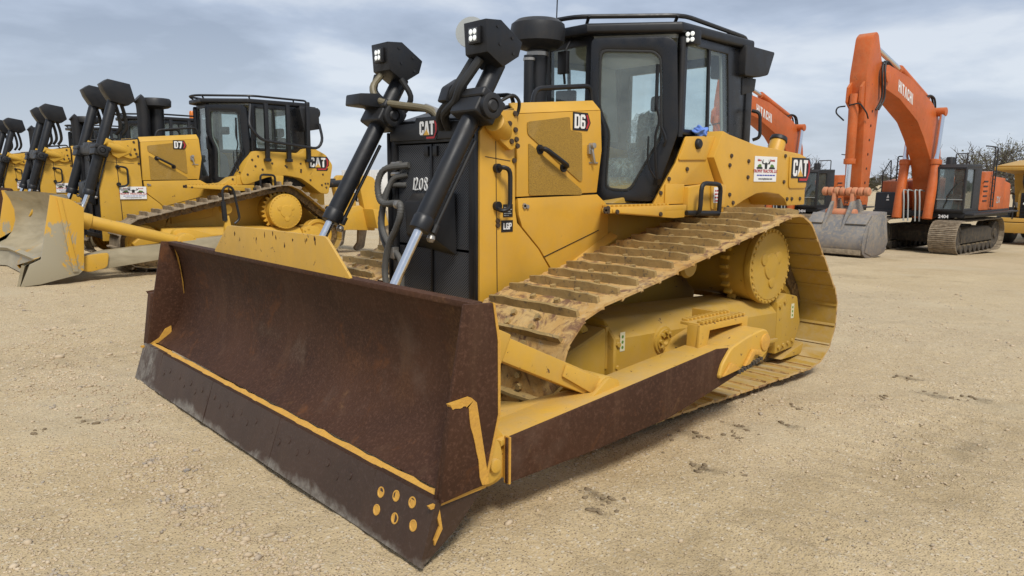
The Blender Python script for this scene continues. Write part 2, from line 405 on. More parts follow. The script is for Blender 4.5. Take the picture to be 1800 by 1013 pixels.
IDENT = lambda p: p
class MB:
    mapper = staticmethod(IDENT)          # coordinate map in force while shapes are added
    scale_r = 1.0
    def __init__(s): s.bm = bmesh.new()
    def _v(s, p): return s.bm.verts.new(MB.mapper(p))
    def _raw(s, p): return s.bm.verts.new(p)
    def face(s, vs):
        try: return s.bm.faces.new(vs)
        except ValueError: return None
    def box(s, c, d, rot=None):
        c = Vector(c); vs = []
        for i in (-1, 1):
            for j in (-1, 1):
                for k in (-1, 1):
                    q = Vector((i * d[0] / 2, j * d[1] / 2, k * d[2] / 2))
                    if rot is not None: q = rot @ q
                    vs.append(s._v(c + q))
        for f in ((0, 1, 3, 2), (4, 6, 7, 5), (0, 4, 5, 1), (2, 3, 7, 6), (0, 2, 6, 4), (1, 5, 7, 3)): s.face([vs[i] for i in f])
        return s
    def prism(s, poly, axis, a, b):
        """polygon in the plane across `axis`, extruded from a to b; 2-D order: x->(y,z) y->(x,z) z->(x,y)"""
        def P(u, v, w):
            return {'x': (w, u, v), 'y': (u, w, v), 'z': (u, v, w)}[axis]
        A = [s._v(P(u, v, a)) for u, v in poly]; B = [s._v(P(u, v, b)) for u, v in poly]
        s.face(A[::-1]); s.face(B)
        for i in range(len(poly)):
            j = (i + 1) % len(poly); s.face([A[i], A[j], B[j], B[i]])
        return s
    def slab(s, poly3, d):
        """3-D polygon thickened along d"""
        d = Vector(d)
        A = [s._v(Vector(p)) for p in poly3]; B = [s._v(Vector(p) + d) for p in poly3]
        s.face(A[::-1]); s.face(B)
        for i in range(len(A)):
            j = (i + 1) % len(A); s.face([A[i], A[j], B[j], B[i]])
        return s
    def ring(s, outer, inner, d):
        d = Vector(d)
        O = [s._v(Vector(p)) for p in outer]; I = [s._v(Vector(p)) for p in inner]
        O2 = [s._v(Vector(p) + d) for p in outer]; I2 = [s._v(Vector(p) + d) for p in inner]
        n = len(O)
        for i in range(n):
            j = (i + 1) % n
            s.face([O[i], O[j], I[j], I[i]]); s.face([O2[j], O2[i], I2[i], I2[j]])
            s.face([O[j], O[i], O2[i], O2[j]]); s.face([I[i], I[j], I2[j], I2[i]])
        return s
    def cyl(s, p0, p1, r0, r1=None, seg=20, caps=True):
        p0 = Vector(MB.mapper(p0)); p1 = Vector(MB.mapper(p1))
        r0 *= MB.scale_r; r1 = r0 if r1 is None else r1 * MB.scale_r
        ax = (p1 - p0).normalized()
        u = ax.orthogonal().normalized(); w = ax.cross(u)
        A, B = [], []
        for k in range(seg):
            t_ = 2 * math.pi * k / seg; e_ = u * math.cos(t_) + w * math.sin(t_)
            A.append(s._raw(p0 + e_ * r0)); B.append(s._raw(p1 + e_ * r1))
        for k in range(seg):
            j = (k + 1) % seg; s.face([A[k], A[j], B[j], B[k]])
        if caps: s.face(A[::-1]); s.face(B)
        return s
    def lathe(s, c, ax, prof, seg=28):
        """profile list of (distance along axis, radius)"""
        c = Vector(MB.mapper(c)); ax = Vector(ax).normalized()
        u = ax.orthogonal().normalized(); w = ax.cross(u)
        rings = []
        for h, r in prof:
            rings.append([s._raw(c + ax * h * MB.scale_r + (u * math.cos(2 * math.pi * k / seg) + w * math.sin(2 * math.pi * k / seg)) * max(r, 1e-4) * MB.scale_r) for k in range(seg)])
        for a, b in zip(rings[:-1], rings[1:]):
            for k in range(seg):
                j = (k + 1) % seg; s.face([a[k], a[j], b[j], b[k]])
        s.face(rings[0][::-1]); s.face(rings[-1])
        return s
    def tube(s, pts, r, seg=8, smooth=4, rib=0):
        """round bar or hose through points; smooth>0 rounds it with Catmull-Rom"""
        P = [Vector(MB.mapper(p)) for p in pts]
        r = r * MB.scale_r
        if smooth and len(P) > 2:
            Q = []
            E = [P[0] * 2 - P[1]] + P + [P[-1] * 2 - P[-2]]
            for i in range(1, len(E) - 2):
                p0, p1, p2, p3 = E[i - 1:i + 3]
                for k in range(smooth):
                    t_ = k / smooth
                    Q.append(0.5 * ((2 * p1) + (p2 - p0) * t_ + (2 * p0 - 5 * p1 + 4 * p2 - p3) * t_ ** 2 + (3 * p1 - p0 - 3 * p2 + p3) * t_ ** 3))
            Q.append(P[-1]); P = Q
        rings = []; up = None
        for i, p in enumerate(P):
            d = (P[min(i + 1, len(P) - 1)] - P[max(i - 1, 0)])
            if d.length < 1e-9: d = Vector((0, 0, 1))
            d.normalize()
            u = d.orthogonal().normalized() if up is None else (up - d * up.dot(d)).normalized()
            up = u; w = d.cross(u)
            rr = r * (1.0 if not rib or i % 2 else 1.0 - rib)
            rings.append([s._raw(p + (u * math.cos(2 * math.pi * k / seg) + w * math.sin(2 * math.pi * k / seg)) * rr) for k in range(seg)])
        for a, b in zip(rings[:-1], rings[1:]):
            for k in range(seg):
                j = (k + 1) % seg; s.face([a[k], a[j], b[j], b[k]])
        s.face(rings[0][::-1]); s.face(rings[-1])
        return s
    def bar(s, pts, r, seg=8, bend=0.05):
        """bent steel bar: straight runs with rounded corners"""
        P = [Vector(p) for p in pts]; Q = [P[0]]
        for i in range(1, len(P) - 1):
            a, p, b = P[i - 1], P[i], P[i + 1]
            ra = min(bend, (a - p).length * 0.45); rb = min(bend, (b - p).length * 0.45)
            p0 = p + (a - p).normalized() * ra; p1 = p + (b - p).normalized() * rb
            for k in range(4):
                t_ = k / 3; Q.append(p0 * (1 - t_) ** 2 + p * 2 * t_ * (1 - t_) + p1 * t_ ** 2)
        Q.append(P[-1])
        return s.tube(Q, r, seg, 0)
    def mesh(s, name, bevel=0.0, segs=2, sharp=35):
        bm = s.bm
        bmesh.ops.recalc_face_normals(bm, faces=bm.faces)
        if bevel > 0:
            ed = [e_ for e_ in bm.edges if len(e_.link_faces) == 2 and e_.calc_face_angle(0) > 0.75]
            try: bmesh.ops.bevel(bm, geom=ed, offset=bevel, offset_type='OFFSET', segments=segs, profile=0.6, affect='EDGES', clamp_overlap=True)
            except Exception: pass
        me = bpy.data.meshes.new(name)
        bm.to_mesh(me); bm.free()
        for p in me.polygons: p.use_smooth = True
        me.set_sharp_from_angle(angle=R(sharp))
        return me
    def build(s, name, mat, parent=None, bevel=0.0, segs=2, sharp=35, label=None):
        me = s.mesh(name, bevel, segs, sharp)
        me.materials.append(MAT[mat])
        return put(name, me, parent, label)

def put(name, me, parent=None, label=None):
    o = bpy.data.objects.new(name, me)
    COL.objects.link(o)
    if parent is not None:
        o.parent = parent
        base = parent
        off = Vector((0, 0, 0))
        while base is not None:
            off += base.location; base = base.parent
        o.location = -off if off.length > 1e-9 else (0, 0, 0)
    if label: o['label'] = label
    return o

def copy_tree(o, parent=None):
    c_ = o.copy()
    COL.objects.link(c_)
    if parent is not None: c_.parent = parent
    for ch in o.children: copy_tree(ch, c_)
    return c_

# lettering -------------------------------------------------------------
GL = {
 'C': (0.52, [[(0, .12), (.1, 0), (.42, 0), (.52, .12), (.52, .36), (.34, .36), (.34, .18), (.18, .18), (.18, .82), (.34, .82), (.34, .64), (.52, .64), (.52, .88), (.42, 1), (.1, 1), (0, .88)]], []),
 'A': (0.62, [[(0, 0), (.2, 1), (.42, 1), (.62, 0), (.43, 0), (.31, .7), (.19, 0)]], []),
 'T': (0.52, [[(0, 1), (0, .8), (.16, .8), (.16, 0), (.36, 0), (.36, .8), (.52, .8), (.52, 1)]], []),
 'D': (0.54, [[(0, 0), (.4, 0), (.54, .14), (.54, .86), (.4, 1), (0, 1)]], [[(.19, .17), (.33, .17), (.35, .2), (.35, .8), (.33, .83), (.19, .83)]]),
 '6': (0.52, [[(0, .12), (.1, 0), (.42, 0), (.52, .12), (.52, .5), (.42, .6), (.18, .6), (.18, .82), (.34, .82), (.34, .72), (.52, .72), (.52, .88), (.42, 1), (.1, 1), (0, .88)]], [[(.18, .17), (.34, .17), (.34, .44), (.18, .44)]]),
 '7': (0.54, [[(0, 1), (0, .8), (.33, .8), (.12, 0), (.32, 0), (.54, .82), (.54, 1)]], []),
 'L': (0.46, [[(0, 0), (.46, 0), (.46, .2), (.19, .2), (.19, 1), (0, 1)]], []),
 'G': (0.54, [[(0, .12), (.1, 0), (.54, 0), (.54, .55), (.28, .55), (.28, .38), (.36, .38), (.36, .18), (.18, .18), (.18, .82), (.36, .82), (.36, .7), (.54, .7), (.54, .88), (.44, 1), (.1, 1), (0, .88)]], []),
 'P': (0.52, [[(0, 0), (.19, 0), (.19, .4), (.42, .4), (.52, .5), (.52, .9), (.42, 1), (0, 1)]], [[(.19, .57), (.33, .57), (.33, .83), (.19, .83)]]),
 'H': (0.56, [[(0, 0), (.18, 0), (.18, .4), (.38, .4), (.38, 0), (.56, 0), (.56, 1), (.38, 1), (.38, .6), (.18, .6), (.18, 1), (0, 1)]], []),
 'I': (0.18, [[(0, 0), (.18, 0), (.18, 1), (0, 1)]], []),
}
def glyphs(text, h, o, U, V, N, gap=0.07, lift=0.004, shear=0.0, wide=1.0):
    """polygon lettering: returns (letters MB, counters MB, width)"""
    o, U, V, N = Vector(o), Vector(U), Vector(V), Vector(N)
    A, B = MB(), MB(); nb = 0; x = 0.0
    for ch in text:
        w, pos, neg = GL[ch]
        f = lambda p, d: o + U * ((x + (p[0] + shear * p[1]) * wide) * h) + V * (p[1] * h) + N * d
        for poly in pos: A.slab([f(p, lift) for p in poly], N * 0.003)
        for poly in neg: B.slab([f(p, lift + 0.0035) for p in poly], N * 0.001); nb += 1
        x += w * wide + gap
    return A, (B if nb else None), (x - gap) * h
def emblem(text, h, o, U, V, N, parent, style):
    """maker's emblem: white letters on black, gold triangle and red hexagon edge, or model badge"""
    o, U, V, N = Vector(o), Vector(U), Vector(V), Vector(N)
    m0 = MB.mapper; mp = lambda p: Vector(m0(p))
    P = lambda a, b, d=0.0: o + U * (a * h) + V * (b * h) + N * d
    W = sum(GL[c_][0] for c_ in text) + 0.07 * (len(text) - 1)
    b = MB()
    if style == 'maker':
        b.slab([P(-.16, -.12), (P(W + .1, -.12)), P(W + .42, .2), P(W + .42, .85), P(W + .2, 1.12), P(-.16, 1.12)], N * 0.003)
        b.slab([P(.75, -.38), P(W + .18, -.38), P(W + .36, -.10), P(.75, -.10)], N * 0.0025)
    elif style == 'model':
        b.slab([P(-.14, -.14), P(W + .3, -.14), P(W + .62, .45), P(W + .30, 1.14), P(-.14, 1.14)], N * 0.003)
    else:
        b.slab([P(-.35, -.4), P(W + .35, -.4), P(W + .35, 1.4), P(-.35, 1.4)], N * 0.003)
    back = b.build('emblem_plate', 'black_print', parent)
    A, B, _ = glyphs(text, h, o, U, V, N)
    A.build('emblem_letters', 'white_print', back)
    if B: B.build('letter_counters', 'black_print', back)
    if style == 'maker':
        t_ = MB(); ax_ = 0.52 + .07
        t_.slab([P(ax_ - .04, -.02, .0082), P(ax_ + .66, -.02, .0082), P(ax_ + .31, .40, .0082)], N * 0.002)
        t_.build('emblem_triangle', 'gold_print', back)
        r_ = MB()
        r_.slab([P(W + .13, .98, .0035), P(W + .33, .70, .0035), P(W + .33, .26, .0035), P(W + .03, -.28, .0035), P(.85, -.28, .0035), P(.85, -.14, .0035), P(W - .02, -.14, .0035), P(W + .16, .24, .0035), P(W + .16, .62, .0035), P(W + .06, .98, .0035)], N * 0.002)
        r_.build('emblem_hexagon', 'red_print', back)
    elif style == 'model':
        r_ = MB()
        r_.slab([P(W + .10, 0, .0035), P(W + .24, 0, .0035), P(W + .50, .45, .0035), P(W + .24, 1.0, .0035), P(W + .10, 1.0, .0035), P(W + .3, .45, .0035)], N * 0.002)
        r_.build('emblem_hexagon', 'red_print', back)
    return back
def font_text(body, size, o, U, V, N, mat, parent, name='lettering', bold=0.0, align='CENTER', depth=0.0006):
    cu = bpy.data.curves.new(name, 'FONT')
    cu.body = body; cu.size = size; cu.align_x = align; cu.offset = bold * size; cu.extrude = depth; cu.resolution_u = 2
    ob = bpy.data.objects.new(name, cu)
    COL.objects.link(ob)
    dg = bpy.context.evaluated_depsgraph_get()
    me = bpy.data.meshes.new_from_object(ob.evaluated_get(dg))
    bpy.data.objects.remove(ob)
    U, V, N = Vector(U).normalized(), Vector(V).normalized(), Vector(N).normalized()
    M4 = Matrix(((U.x, V.x, N.x, 0), (U.y, V.y, N.y, 0), (U.z, V.z, N.z, 0), (0, 0, 0, 1)))
    me.transform(Matrix.Translation(Vector(o) + N * 0.0015) @ M4)
    me.materials.clear(); me.materials.append(MAT[mat])
    return put(name, me, parent)
def dealer_sign(o, w, h, U, V, N, parent):
    """magnetic dealer sheet: skull with antlers, two small dozers, and its lettering"""
    o, U, V, N = Vector(o), Vector(U), Vector(V), Vector(N)
    P = lambda a, b, d=0.0: o + U * (a * w) + V * (b * h) + N * d
    s_ = MB().slab([P(-.5, -.5), P(.5, -.5), P(.5, .5), P(-.5, .5)], N * 0.003).build('dealer_sign', 'white_print', parent)
    N3 = N * 0.003
    e_ = min(w, h * 0.85)
    font_text('Sales', 0.15 * e_, P(-.31, .31) + N3, U, V, N, 'red_print', s_, bold=0.02)
    font_text('Rentals', 0.15 * e_, P(.29, .31) + N3, U, V, N, 'red_print', s_, bold=0.02)
    font_text('TROPHY TRACTOR, LLC', 0.098 * w, P(0, -.14) + N3, U, V, N, 'red_print', s_, bold=0.025)
    ln = MB(); a_ = -.38
    for wd in (.09, .13, .06, .11, .08, .12, .10): ln.slab([P(a_, -.275, .0032), P(a_ + wd, -.275, .0032), P(a_ + wd, -.225, .0032), P(a_, -.225, .0032)], N * 0.0008); a_ += wd + .02
    ln.build('printed_line', 'blue_print', s_)
    font_text('www.trophytractor.com', 0.062 * w, P(0, -.42) + N3, U, V, N, 'black_print', s_, bold=0.01)
    b = MB()
    for sg in (-1, 1):
        b.slab([P(sg * .03, .18, .0032), P(sg * .16, .20, .0032), P(sg * .22, .36, .0032), P(sg * .19, .36, .0032), P(sg * .13, .24, .0032), P(sg * .03, .22, .0032)], N * 0.0008)
        b.slab([P(sg * .13, .20, .0032), P(sg * .15, .20, .0032), P(sg * .13, .38, .0032), P(sg * .11, .38, .0032)], N * 0.0008)
        b.slab([P(sg * .16, .0, .0032), P(sg * .40, .0, .0032), P(sg * .42, .05, .0032), P(sg * .36, .08, .0032), P(sg * .18, .08, .0032), P(sg * .14, .04, .0032)], N * 0.0008)
    b.slab([P(-.05, .0, .0032), P(.05, .0, .0032), P(.06, .18, .0032), P(.03, .26, .0032), P(-.03, .26, .0032), P(-.06, .18, .0032)], N * 0.0009)
    b.build('printed_antlers', 'black_print', s_)
    g = MB()
    for sg in (-1, 1):
        g.slab([P(sg * .19, .085, .0034), P(sg * .37, .085, .0034), P(sg * .37, .13, .0034), P(sg * .30, .19, .0034), P(sg * .22, .19, .0034)], N * 0.0008)
    g.build('printed_machines', 'green_print', s_)
    return s_

# ---------------------------------------------------------------- crawler tracks
def belt_path(circles, n):
    """closed outer path round the wheels (convex hull), n equal steps: (x, z, tangent angle)"""
    pts = []
    for cx, cz, r in circles:
        for k in range(90):
            a = 2 * math.pi * k / 90; pts.append((cx + r * math.cos(a), cz + r * math.sin(a)))
    pts = sorted(set(pts))
    def half(P):
        h = []
        for p in P:
            while len(h) >= 2 and (h[-1][0] - h[-2][0]) * (p[1] - h[-2][1]) - (h[-1][1] - h[-2][1]) * (p[0] - h[-2][0]) <= 0: h.pop()
            h.append(p)
        return h
    lo, hi = half(pts), half(pts[::-1])
    hull = lo[:-1] + hi[:-1]                                   # counter-clockwise seen with x right, z up
    L = [0.0]
    for a, b in zip(hull, hull[1:] + hull[:1]): L.append(L[-1] + math.hypot(b[0] - a[0], b[1] - a[1]))
    H = hull + [hull[0]]
    def at(s_):
        s_ %= L[-1]
        for i in range(len(hull)):
            if L[i + 1] >= s_:
                f = (s_ - L[i]) / max(L[i + 1] - L[i], 1e-9)
                return (H[i][0] + f * (H[i + 1][0] - H[i][0]), H[i][1] + f * (H[i + 1][1] - H[i][1]))
    st = L[-1] / n
    out = []
    for k in range(n):
        a, m, b = at(k * st - st * .5), at(k * st), at(k * st + st * .5)
        mid = ((a[0] + b[0]) / 2, (a[1] + b[1]) / 2)
        out.append((mid[0], mid[1], math.atan2(b[1] - a[1], b[0] - a[0])))
    return out, st

def shoe_mesh(width, L, bar_h, bolts=True, mats=('track_outer', 'track_bar', 'track_inner'), wav=0.0, bars=1):
    """one track pad: local x along the belt, y across, z outward"""
    r_ = random.Random(5)
    bm = bmesh.new()
    n = 10
    w2 = width / 2
    rows = []
    prof = [(-L * .54, -.004), (-L * .40, 0.010), (L * .40, 0.006), (L * .50, -.006)]
    for (x, z) in prof:
        rows.append([bm.verts.new((x + (r_.uniform(-.006, .006) if 0 < j < n else 0), -w2 + width * j / n, z + r_.uniform(-.002, .002))) for j in range(n + 1)])
    low = []
    for (x, z) in prof:
        low.append([bm.verts.new((x, -w2 + width * j / n, z - .016)) for j in (0, n)])
    fo, fi = [], []
    for a, b in zip(rows[:-1], rows[1:]):
        for j in range(n): fo.append(bm.faces.new([a[j], b[j], b[j + 1], a[j + 1]]))
    for a, b in zip(low[:-1], low[1:]): fi.append(bm.faces.new([a[1], b[1], b[0], a[0]]))
    for k in range(3):
        fo.append(bm.faces.new([rows[k][0], low[k][0], low[k + 1][0], rows[k + 1][0]]))
        fo.append(bm.faces.new([rows[k][n], rows[k + 1][n], low[k + 1][1], low[k][1]]))
    fo.append(bm.faces.new([*rows[0], low[0][1], low[0][0]])); fo.append(bm.faces.new([*rows[-1][::-1], low[-1][0], low[-1][1]]))
    fb = []
    xs = [-L * .36] if bars == 1 else [-L * .36, 0.0, L * .32]
    for xb in xs:
        t0, t1 = 0.016, 0.010
        B = []
        for j in range(n + 1):
            y = (-w2 + width * j / n) * (.88 if bars == 1 else .985)
            e0, e1 = r_.uniform(-.003, .003), r_.uniform(-.004, .004)
            hh = bar_h + e1 - (0.012 if j in (0, n) else 0)
            B.append([bm.verts.new((xb - t0 + e0, y, .002)), bm.verts.new((xb - t1 + e0, y, hh)), bm.verts.new((xb + t1 + e0, y, hh)), bm.verts.new((xb + t0 + e0, y, .002))])
        for a, b in zip(B[:-1], B[1:]):
            for k in range(3): fb.append(bm.faces.new([a[k], b[k], b[k + 1], a[k + 1]]))
        fb.append(bm.faces.new(B[0][::-1])); fb.append(bm.faces.new(B[-1]))
    if bolts:
        for sx in (-.12, .26):
            for sy in (-.11, .11):
                A = [bm.verts.new((L * sx + .022 * math.cos(k * math.pi / 3), sy + .022 * math.sin(k * math.pi / 3), .004)) for k in range(6)]
                T = [bm.verts.new((v.co.x, v.co.y, .030)) for v in A]
                for k in range(6): fb.append(bm.faces.new([A[k], A[(k + 1) % 6], T[(k + 1) % 6], T[k]]))
                fb.append(bm.faces.new(T))
    bmesh.ops.recalc_face_normals(bm, faces=bm.faces)
    for f in fb: f.material_index = 1
    for f in fi: f.material_index = 2
    me = bpy.data.meshes.new('track_shoe')
    bm.to_mesh(me); bm.free()
    for m_ in mats: me.materials.append(MAT[m_])
    return me
def link_mesh(L, mat='track_link_metal'):
    b = MB(); old, MB.mapper = MB.mapper, IDENT
    for sy in (-.095, .095):
        b.prism(rnd_poly([(-L * .50, -.13), (L * .30, -.13), (L * .56, -.09), (L * .50, -.02), (-L * .40, -.02), (-L * .56, -.06)], .02, 2), 'y', sy - .022, sy + .022)
    b.cyl((-L * .48, -.13, -.075), (-L * .48, .13, -.075), .032, seg=10)
    MB.mapper = old
    me = b.mesh('track_link'); me.materials.append(MAT[mat])
    return me
def belt(root, yc, circles, n, shoe, link, start=0.0):
    path, st = belt_path(circles, n)
    rl = root.location
    for k, (x, z, a) in enumerate(path):
        o = bpy.data.objects.new('track_shoe', shoe); COL.objects.link(o); o.parent = root
        # local z outward: outward normal of a counter-clockwise belt is to the right of travel
        ux, uz = math.cos(a), math.sin(a)
        U = Vector((ux, 0, uz)); Z = Vector((uz, 0, -ux)); Y = Z.cross(U)
        j = rng.uniform(-.004, .004)
        M4 = Matrix(((U.x, Y.x, Z.x, x - rl.x + j * Z.x), (U.y, Y.y, Z.y, yc - rl.y + rng.uniform(-.004, .004)), (U.z, Y.z, Z.z, z - rl.z + j * Z.z), (0, 0, 0, 1)))
        o.matrix_local = M4
        if link is not None:
            l_ = bpy.data.objects.new('track_link', link); COL.objects.link(l_); l_.parent = o

def wheel_disc(root, name, c, r, y0, y1, mat, hub=0.3):
    b = MB()
    h = y1 - y0
    b.lathe((c[0], y0, c[1]), (0, 1, 0), [(0, r * .98), (h * .08, r), (h * .30, r), (h * .34, r * .86), (h * .66, r * .86), (h * .70, r), (h * .92, r), (h, r * .96), (h, r * .80), (h - .03, r * .72), (h - .03, r * hub), (h + .02, r * hub * .9), (h + .02, 0)], 32)
    return b.build(name, mat, root)

def bolts_obj(root, spots, mat='bolt_metal', name='bolts', r=0.014, h=0.012):
    """spots: (position, outward direction)"""
    b = MB()
    for p, n in spots:
        p = Vector(p); n = Vector(n).normalized()
        b.cyl(p, p + n * h, r, r * .85, seg=8)
    o = b.build(name, mat, root)
    o['kind'] = 'stuff'
    return o

def panel_pts(p0, p1, sz, off=0.0):
    """(s, z) on the upright plane through p0-p1 -> 3-D points"""
    p0, p1 = Vector((*p0, 0)), Vector((*p1, 0))
    e_ = (p1 - p0).normalized(); n = e_.cross(Vector((0, 0, 1)))
    return [p0 + e_ * s_ + Vector((0, 0, z)) + n * off for s_, z in sz], n

# ---------------------------------------------------------------- the dozer (built once per model, in metres)
def make_dozer(root, kind):
    big = kind == 'near'
    YM = 'yellow_paint' if big else 'yellow_far'
    UM = 'yellow_under' if big else 'yellow_far'
    BV = 0.008
    W = lambda: MB()
    # ---- radiator guard
    W().prism([(-.50, .58), (.50, .58), (.50, 2.0), (.44, 2.08), (-.44, 2.08), (-.50, 2.0)], 'x', -1.62, -1.60).build('radiator_core', 'black_metal', root)
    fr = W()
    fr.ring([(-1.555, -.52, .56), (-1.555, .52, .56), (-1.555, .52, 2.02), (-1.555, -.52, 2.02)], [(-1.555, -.45, .64), (-1.555, .45, .64), (-1.555, .45, 1.93), (-1.555, -.45, 1.93)], (-.06, 0, 0))
    grille = fr.build('radiator_guard', 'black_paint', root, BV)
    for y0, y1 in ((-.44, -.012), (.012, .44)):
        for z0, z1 in ((.65, 1.15), (1.17, 1.92)):
            W().prism([(y0, z0), (y1, z0), (y1, z1), (y0, z1)], 'x', -1.590, -1.575).build('screen_panel', 'grille_black', grille)
    W().prism([(-.012, .65), (.012, .65), (.012, 1.92), (-.012, 1.92)], 'x', -1.59, -1.56).build('centre_rib', 'black_paint', grille, .003)
    for y in (-.055, .055):
        W().box((-1.565, y, 1.87), (.02, .05, .07)).build('latch', 'black_print', grille, .004)
    W().prism(rnd_poly([(-.50, 1.95), (.52, 1.95), (.52, 2.05), (.46, 2.07), (.19, 2.075), (.18, 2.115), (-.15, 2.115), (-.16, 2.075), (-.44, 2.07), (-.50, 2.04)], .012, 2), 'x', -1.60, -1.535).build('header_bar', 'black_paint', root, .006)
    W().prism([(-1.54, .56), (-1.70, .56), (-1.70, 2.02), (-1.54, 2.02)], 'y', .53, .555).build('guard_side_plate', 'black_paint', root, BV)
    W().prism([(-1.54, .56), (-1.70, .56), (-1.70, 2.02), (-1.54, 2.02)], 'y', -.555, -.53).build('guard_side_plate', 'black_paint', root, BV)
    # lower fan motor cover in front of the screen
    W().slab([(-1.56, -.20, 1.53), (-1.56, .28, 1.55), (-1.56, .28, 1.22), (-1.56, -.20, 1.22)], (.001, 0, 0)).build('cover_seat', 'black_paint', root)
    b = W()
    A = [(-1.555, -.22, 1.56), (-1.555, .30, 1.58), (-1.555, .32, 1.12), (-1.555, -.20, 1.16)]
    B_ = [(-1.42, -.14, 1.50), (-1.42, .24, 1.51), (-1.42, .25, 1.24), (-1.42, -.12, 1.26)]
    va = [b._v(p) for p in A]; vb = [b._v(p) for p in B_]
    b.face(va); b.face(vb)
    for i in range(4): b.face([va[i], va[(i + 1) % 4], vb[(i + 1) % 4], vb[i]])
    b.build('hydraulic_cover', 'black_paint', root, .012)
    # ---- hood: front enclosure, engine door, lower panels (left and right sides)
    W().prism([(-1.60, 2.08), (-1.90, 2.18), (-2.75, 2.25), (-2.75, .75), (-1.60, .75)], 'y', -.50, .50).build('engine_block', 'dark_under', root)
    W().prism([(-1.60, 2.10), (-1.88, 2.19), (-2.80, 2.28), (-2.80, 2.25), (-1.88, 2.16), (-1.60, 2.07)], 'y', -.50, .50).build('hood_top', 'black_paint', root, BV)
    for sg in (1, -1):
        yo = .575 * sg; yi = .535 * sg
        W().prism([(-1.555, .52), (-1.555, 1.99), (-1.62, 2.07), (-1.72, 2.13), (-1.868, 2.165), (-1.885, 1.45), (-1.905, 1.36), (-2.12, 1.16), (-2.26, .98), (-2.10, .52)], 'y', min(yi, yo), max(yi, yo)).build('front_side_panel', YM, root, .010)
        W().prism([(-1.895, 2.125), (-1.895, 1.545), (-2.752, 1.570), (-2.80, 1.90), (-2.775, 2.205)], 'y', min(yi, yo), max(yi, yo)).build('engine_door_frame', YM, root, .006)
        W().slab([(-1.890, yo, 2.128), (-2.775, yo, 2.208), (-2.765, yo - .075 * sg, 2.285), (-1.885, yo - .075 * sg, 2.205)], (0, -.02 * sg, -.005)).build('hood_chamfer', YM, root, .006)
        W().prism([(-1.905, 1.535), (-1.915, 1.42), (-1.95, 1.33), (-2.13, 1.16), (-2.28, .97), (-2.28, .78), (-2.90, .90), (-2.90, 1.46), (-2.76, 1.555)], 'y', min(yi, yo) + .002, max(yi, yo) + .002).build('lower_side_panel', YM, root, .008)
        W().slab([(-2.17, yo + .003 * sg, 1.100), (-2.78, yo + .003 * sg, 1.275), (-2.78, yo + .003 * sg, 1.270), (-2.17, yo + .003 * sg, 1.094)], (0, .004 * sg, 0)).build('panel_crease', 'black_paint', root)
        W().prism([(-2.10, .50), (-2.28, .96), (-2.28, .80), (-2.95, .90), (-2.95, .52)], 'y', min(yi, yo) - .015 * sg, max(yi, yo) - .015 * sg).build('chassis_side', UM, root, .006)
        if sg > 0:
            yy = yo
            door = W()
            up_ = rnd_poly([(-1.985, 2.075), (-2.425, 2.135), (-2.43, 2.035), (-2.56, 2.025), (-2.575, 1.66), (-2.545, 1.655), (-1.99, 1.99)], .02, 2)
            dn_ = rnd_poly([(-2.00, 1.91), (-2.565, 1.575), (-2.575, 1.54), (-2.56, 1.535), (-2.01, 1.535)], .02, 2)
            W().prism(up_, 'y', yy + .001, yy + .007).build('mesh_screen', 'mesh_yellow', root)
            W().prism([(x, z + .02) for x, z in dn_], 'y', yy + .001, yy + .007).build('mesh_screen', 'mesh_yellow', root)
            h_ = W().bar([(-2.115, yy, 1.885), (-2.115, yy + .06, 1.893), (-2.365, yy + .06, 1.768), (-2.365, yy, 1.76)], .018, 8, .05)
            h_.cyl((-2.115, yy, 1.885), (-2.115, yy + .012, 1.885), .035); h_.cyl((-2.365, yy, 1.76), (-2.365, yy + .012, 1.76), .035)
            h_.build('door_handle', 'black_paint', root)
            h_ = W().bar([(-1.70, yy, 1.735), (-1.70, yy + .07, 1.755), (-1.765, yy + .075, 1.735), (-1.765, yy + .075, 1.47), (-1.70, yy + .07, 1.45), (-1.70, yy, 1.475)], .0165, 8, .05)
            h_.cyl((-1.70, yy, 1.745), (-1.70, yy + .03, 1.745), .032); h_.cyl((-1.70, yy, 1.485), (-1.70, yy + .03, 1.485), .032)
            h_.build('grab_handle', 'black_paint', root)
            lt = W().box((-2.655, yy + .012, 1.90), (.055, .025, .07)); lt.cyl((-2.66, yy, 1.93), (-2.66, yy + .05, 1.93), .022); lt.box((-2.665, yy + .03, 1.85), (.02, .02, .11), Matrix.Rotation(.3, 3, 'Y')); lt.box((-2.70, yy + .004, 1.80), (.10, .012, .012))
            lt.build('door_latch', 'steel', root, .004)
            # boss of the cylinder trunnion
            tb = W().prism(rnd_poly([(-1.655, 2.13), (-1.845, 2.145), (-1.868, 1.99), (-1.86, 1.90), (-1.80, 1.865), (-1.70, 1.93), (-1.64, 2.03)], .02, 2), 'y', yy - .01, yy + .045)
            tb.build('trunnion_plate', YM, root, .008)
            W().cyl((-1.765, yy - .02, 1.985), (-1.62, yy + .07, 2.055), .080, .070, 24).build('trunnion_boss', YM, root, .012)
            bolts_obj(root, [((x, yy + .045, z), (0, 1, 0)) for x, z in ((-1.78, 2.05), (-1.835, 2.01), (-1.80, 1.93), (-1.845, 1.945), (-1.83, 2.12), (-1.855, 1.90))] + [((-1.865, yy, 1.80), (0, 1, 0)), ((-1.715, yy, 1.38), (0, 1, 0)), ((-1.715, yy, 1.35), (0, 1, 0))], r=.02)
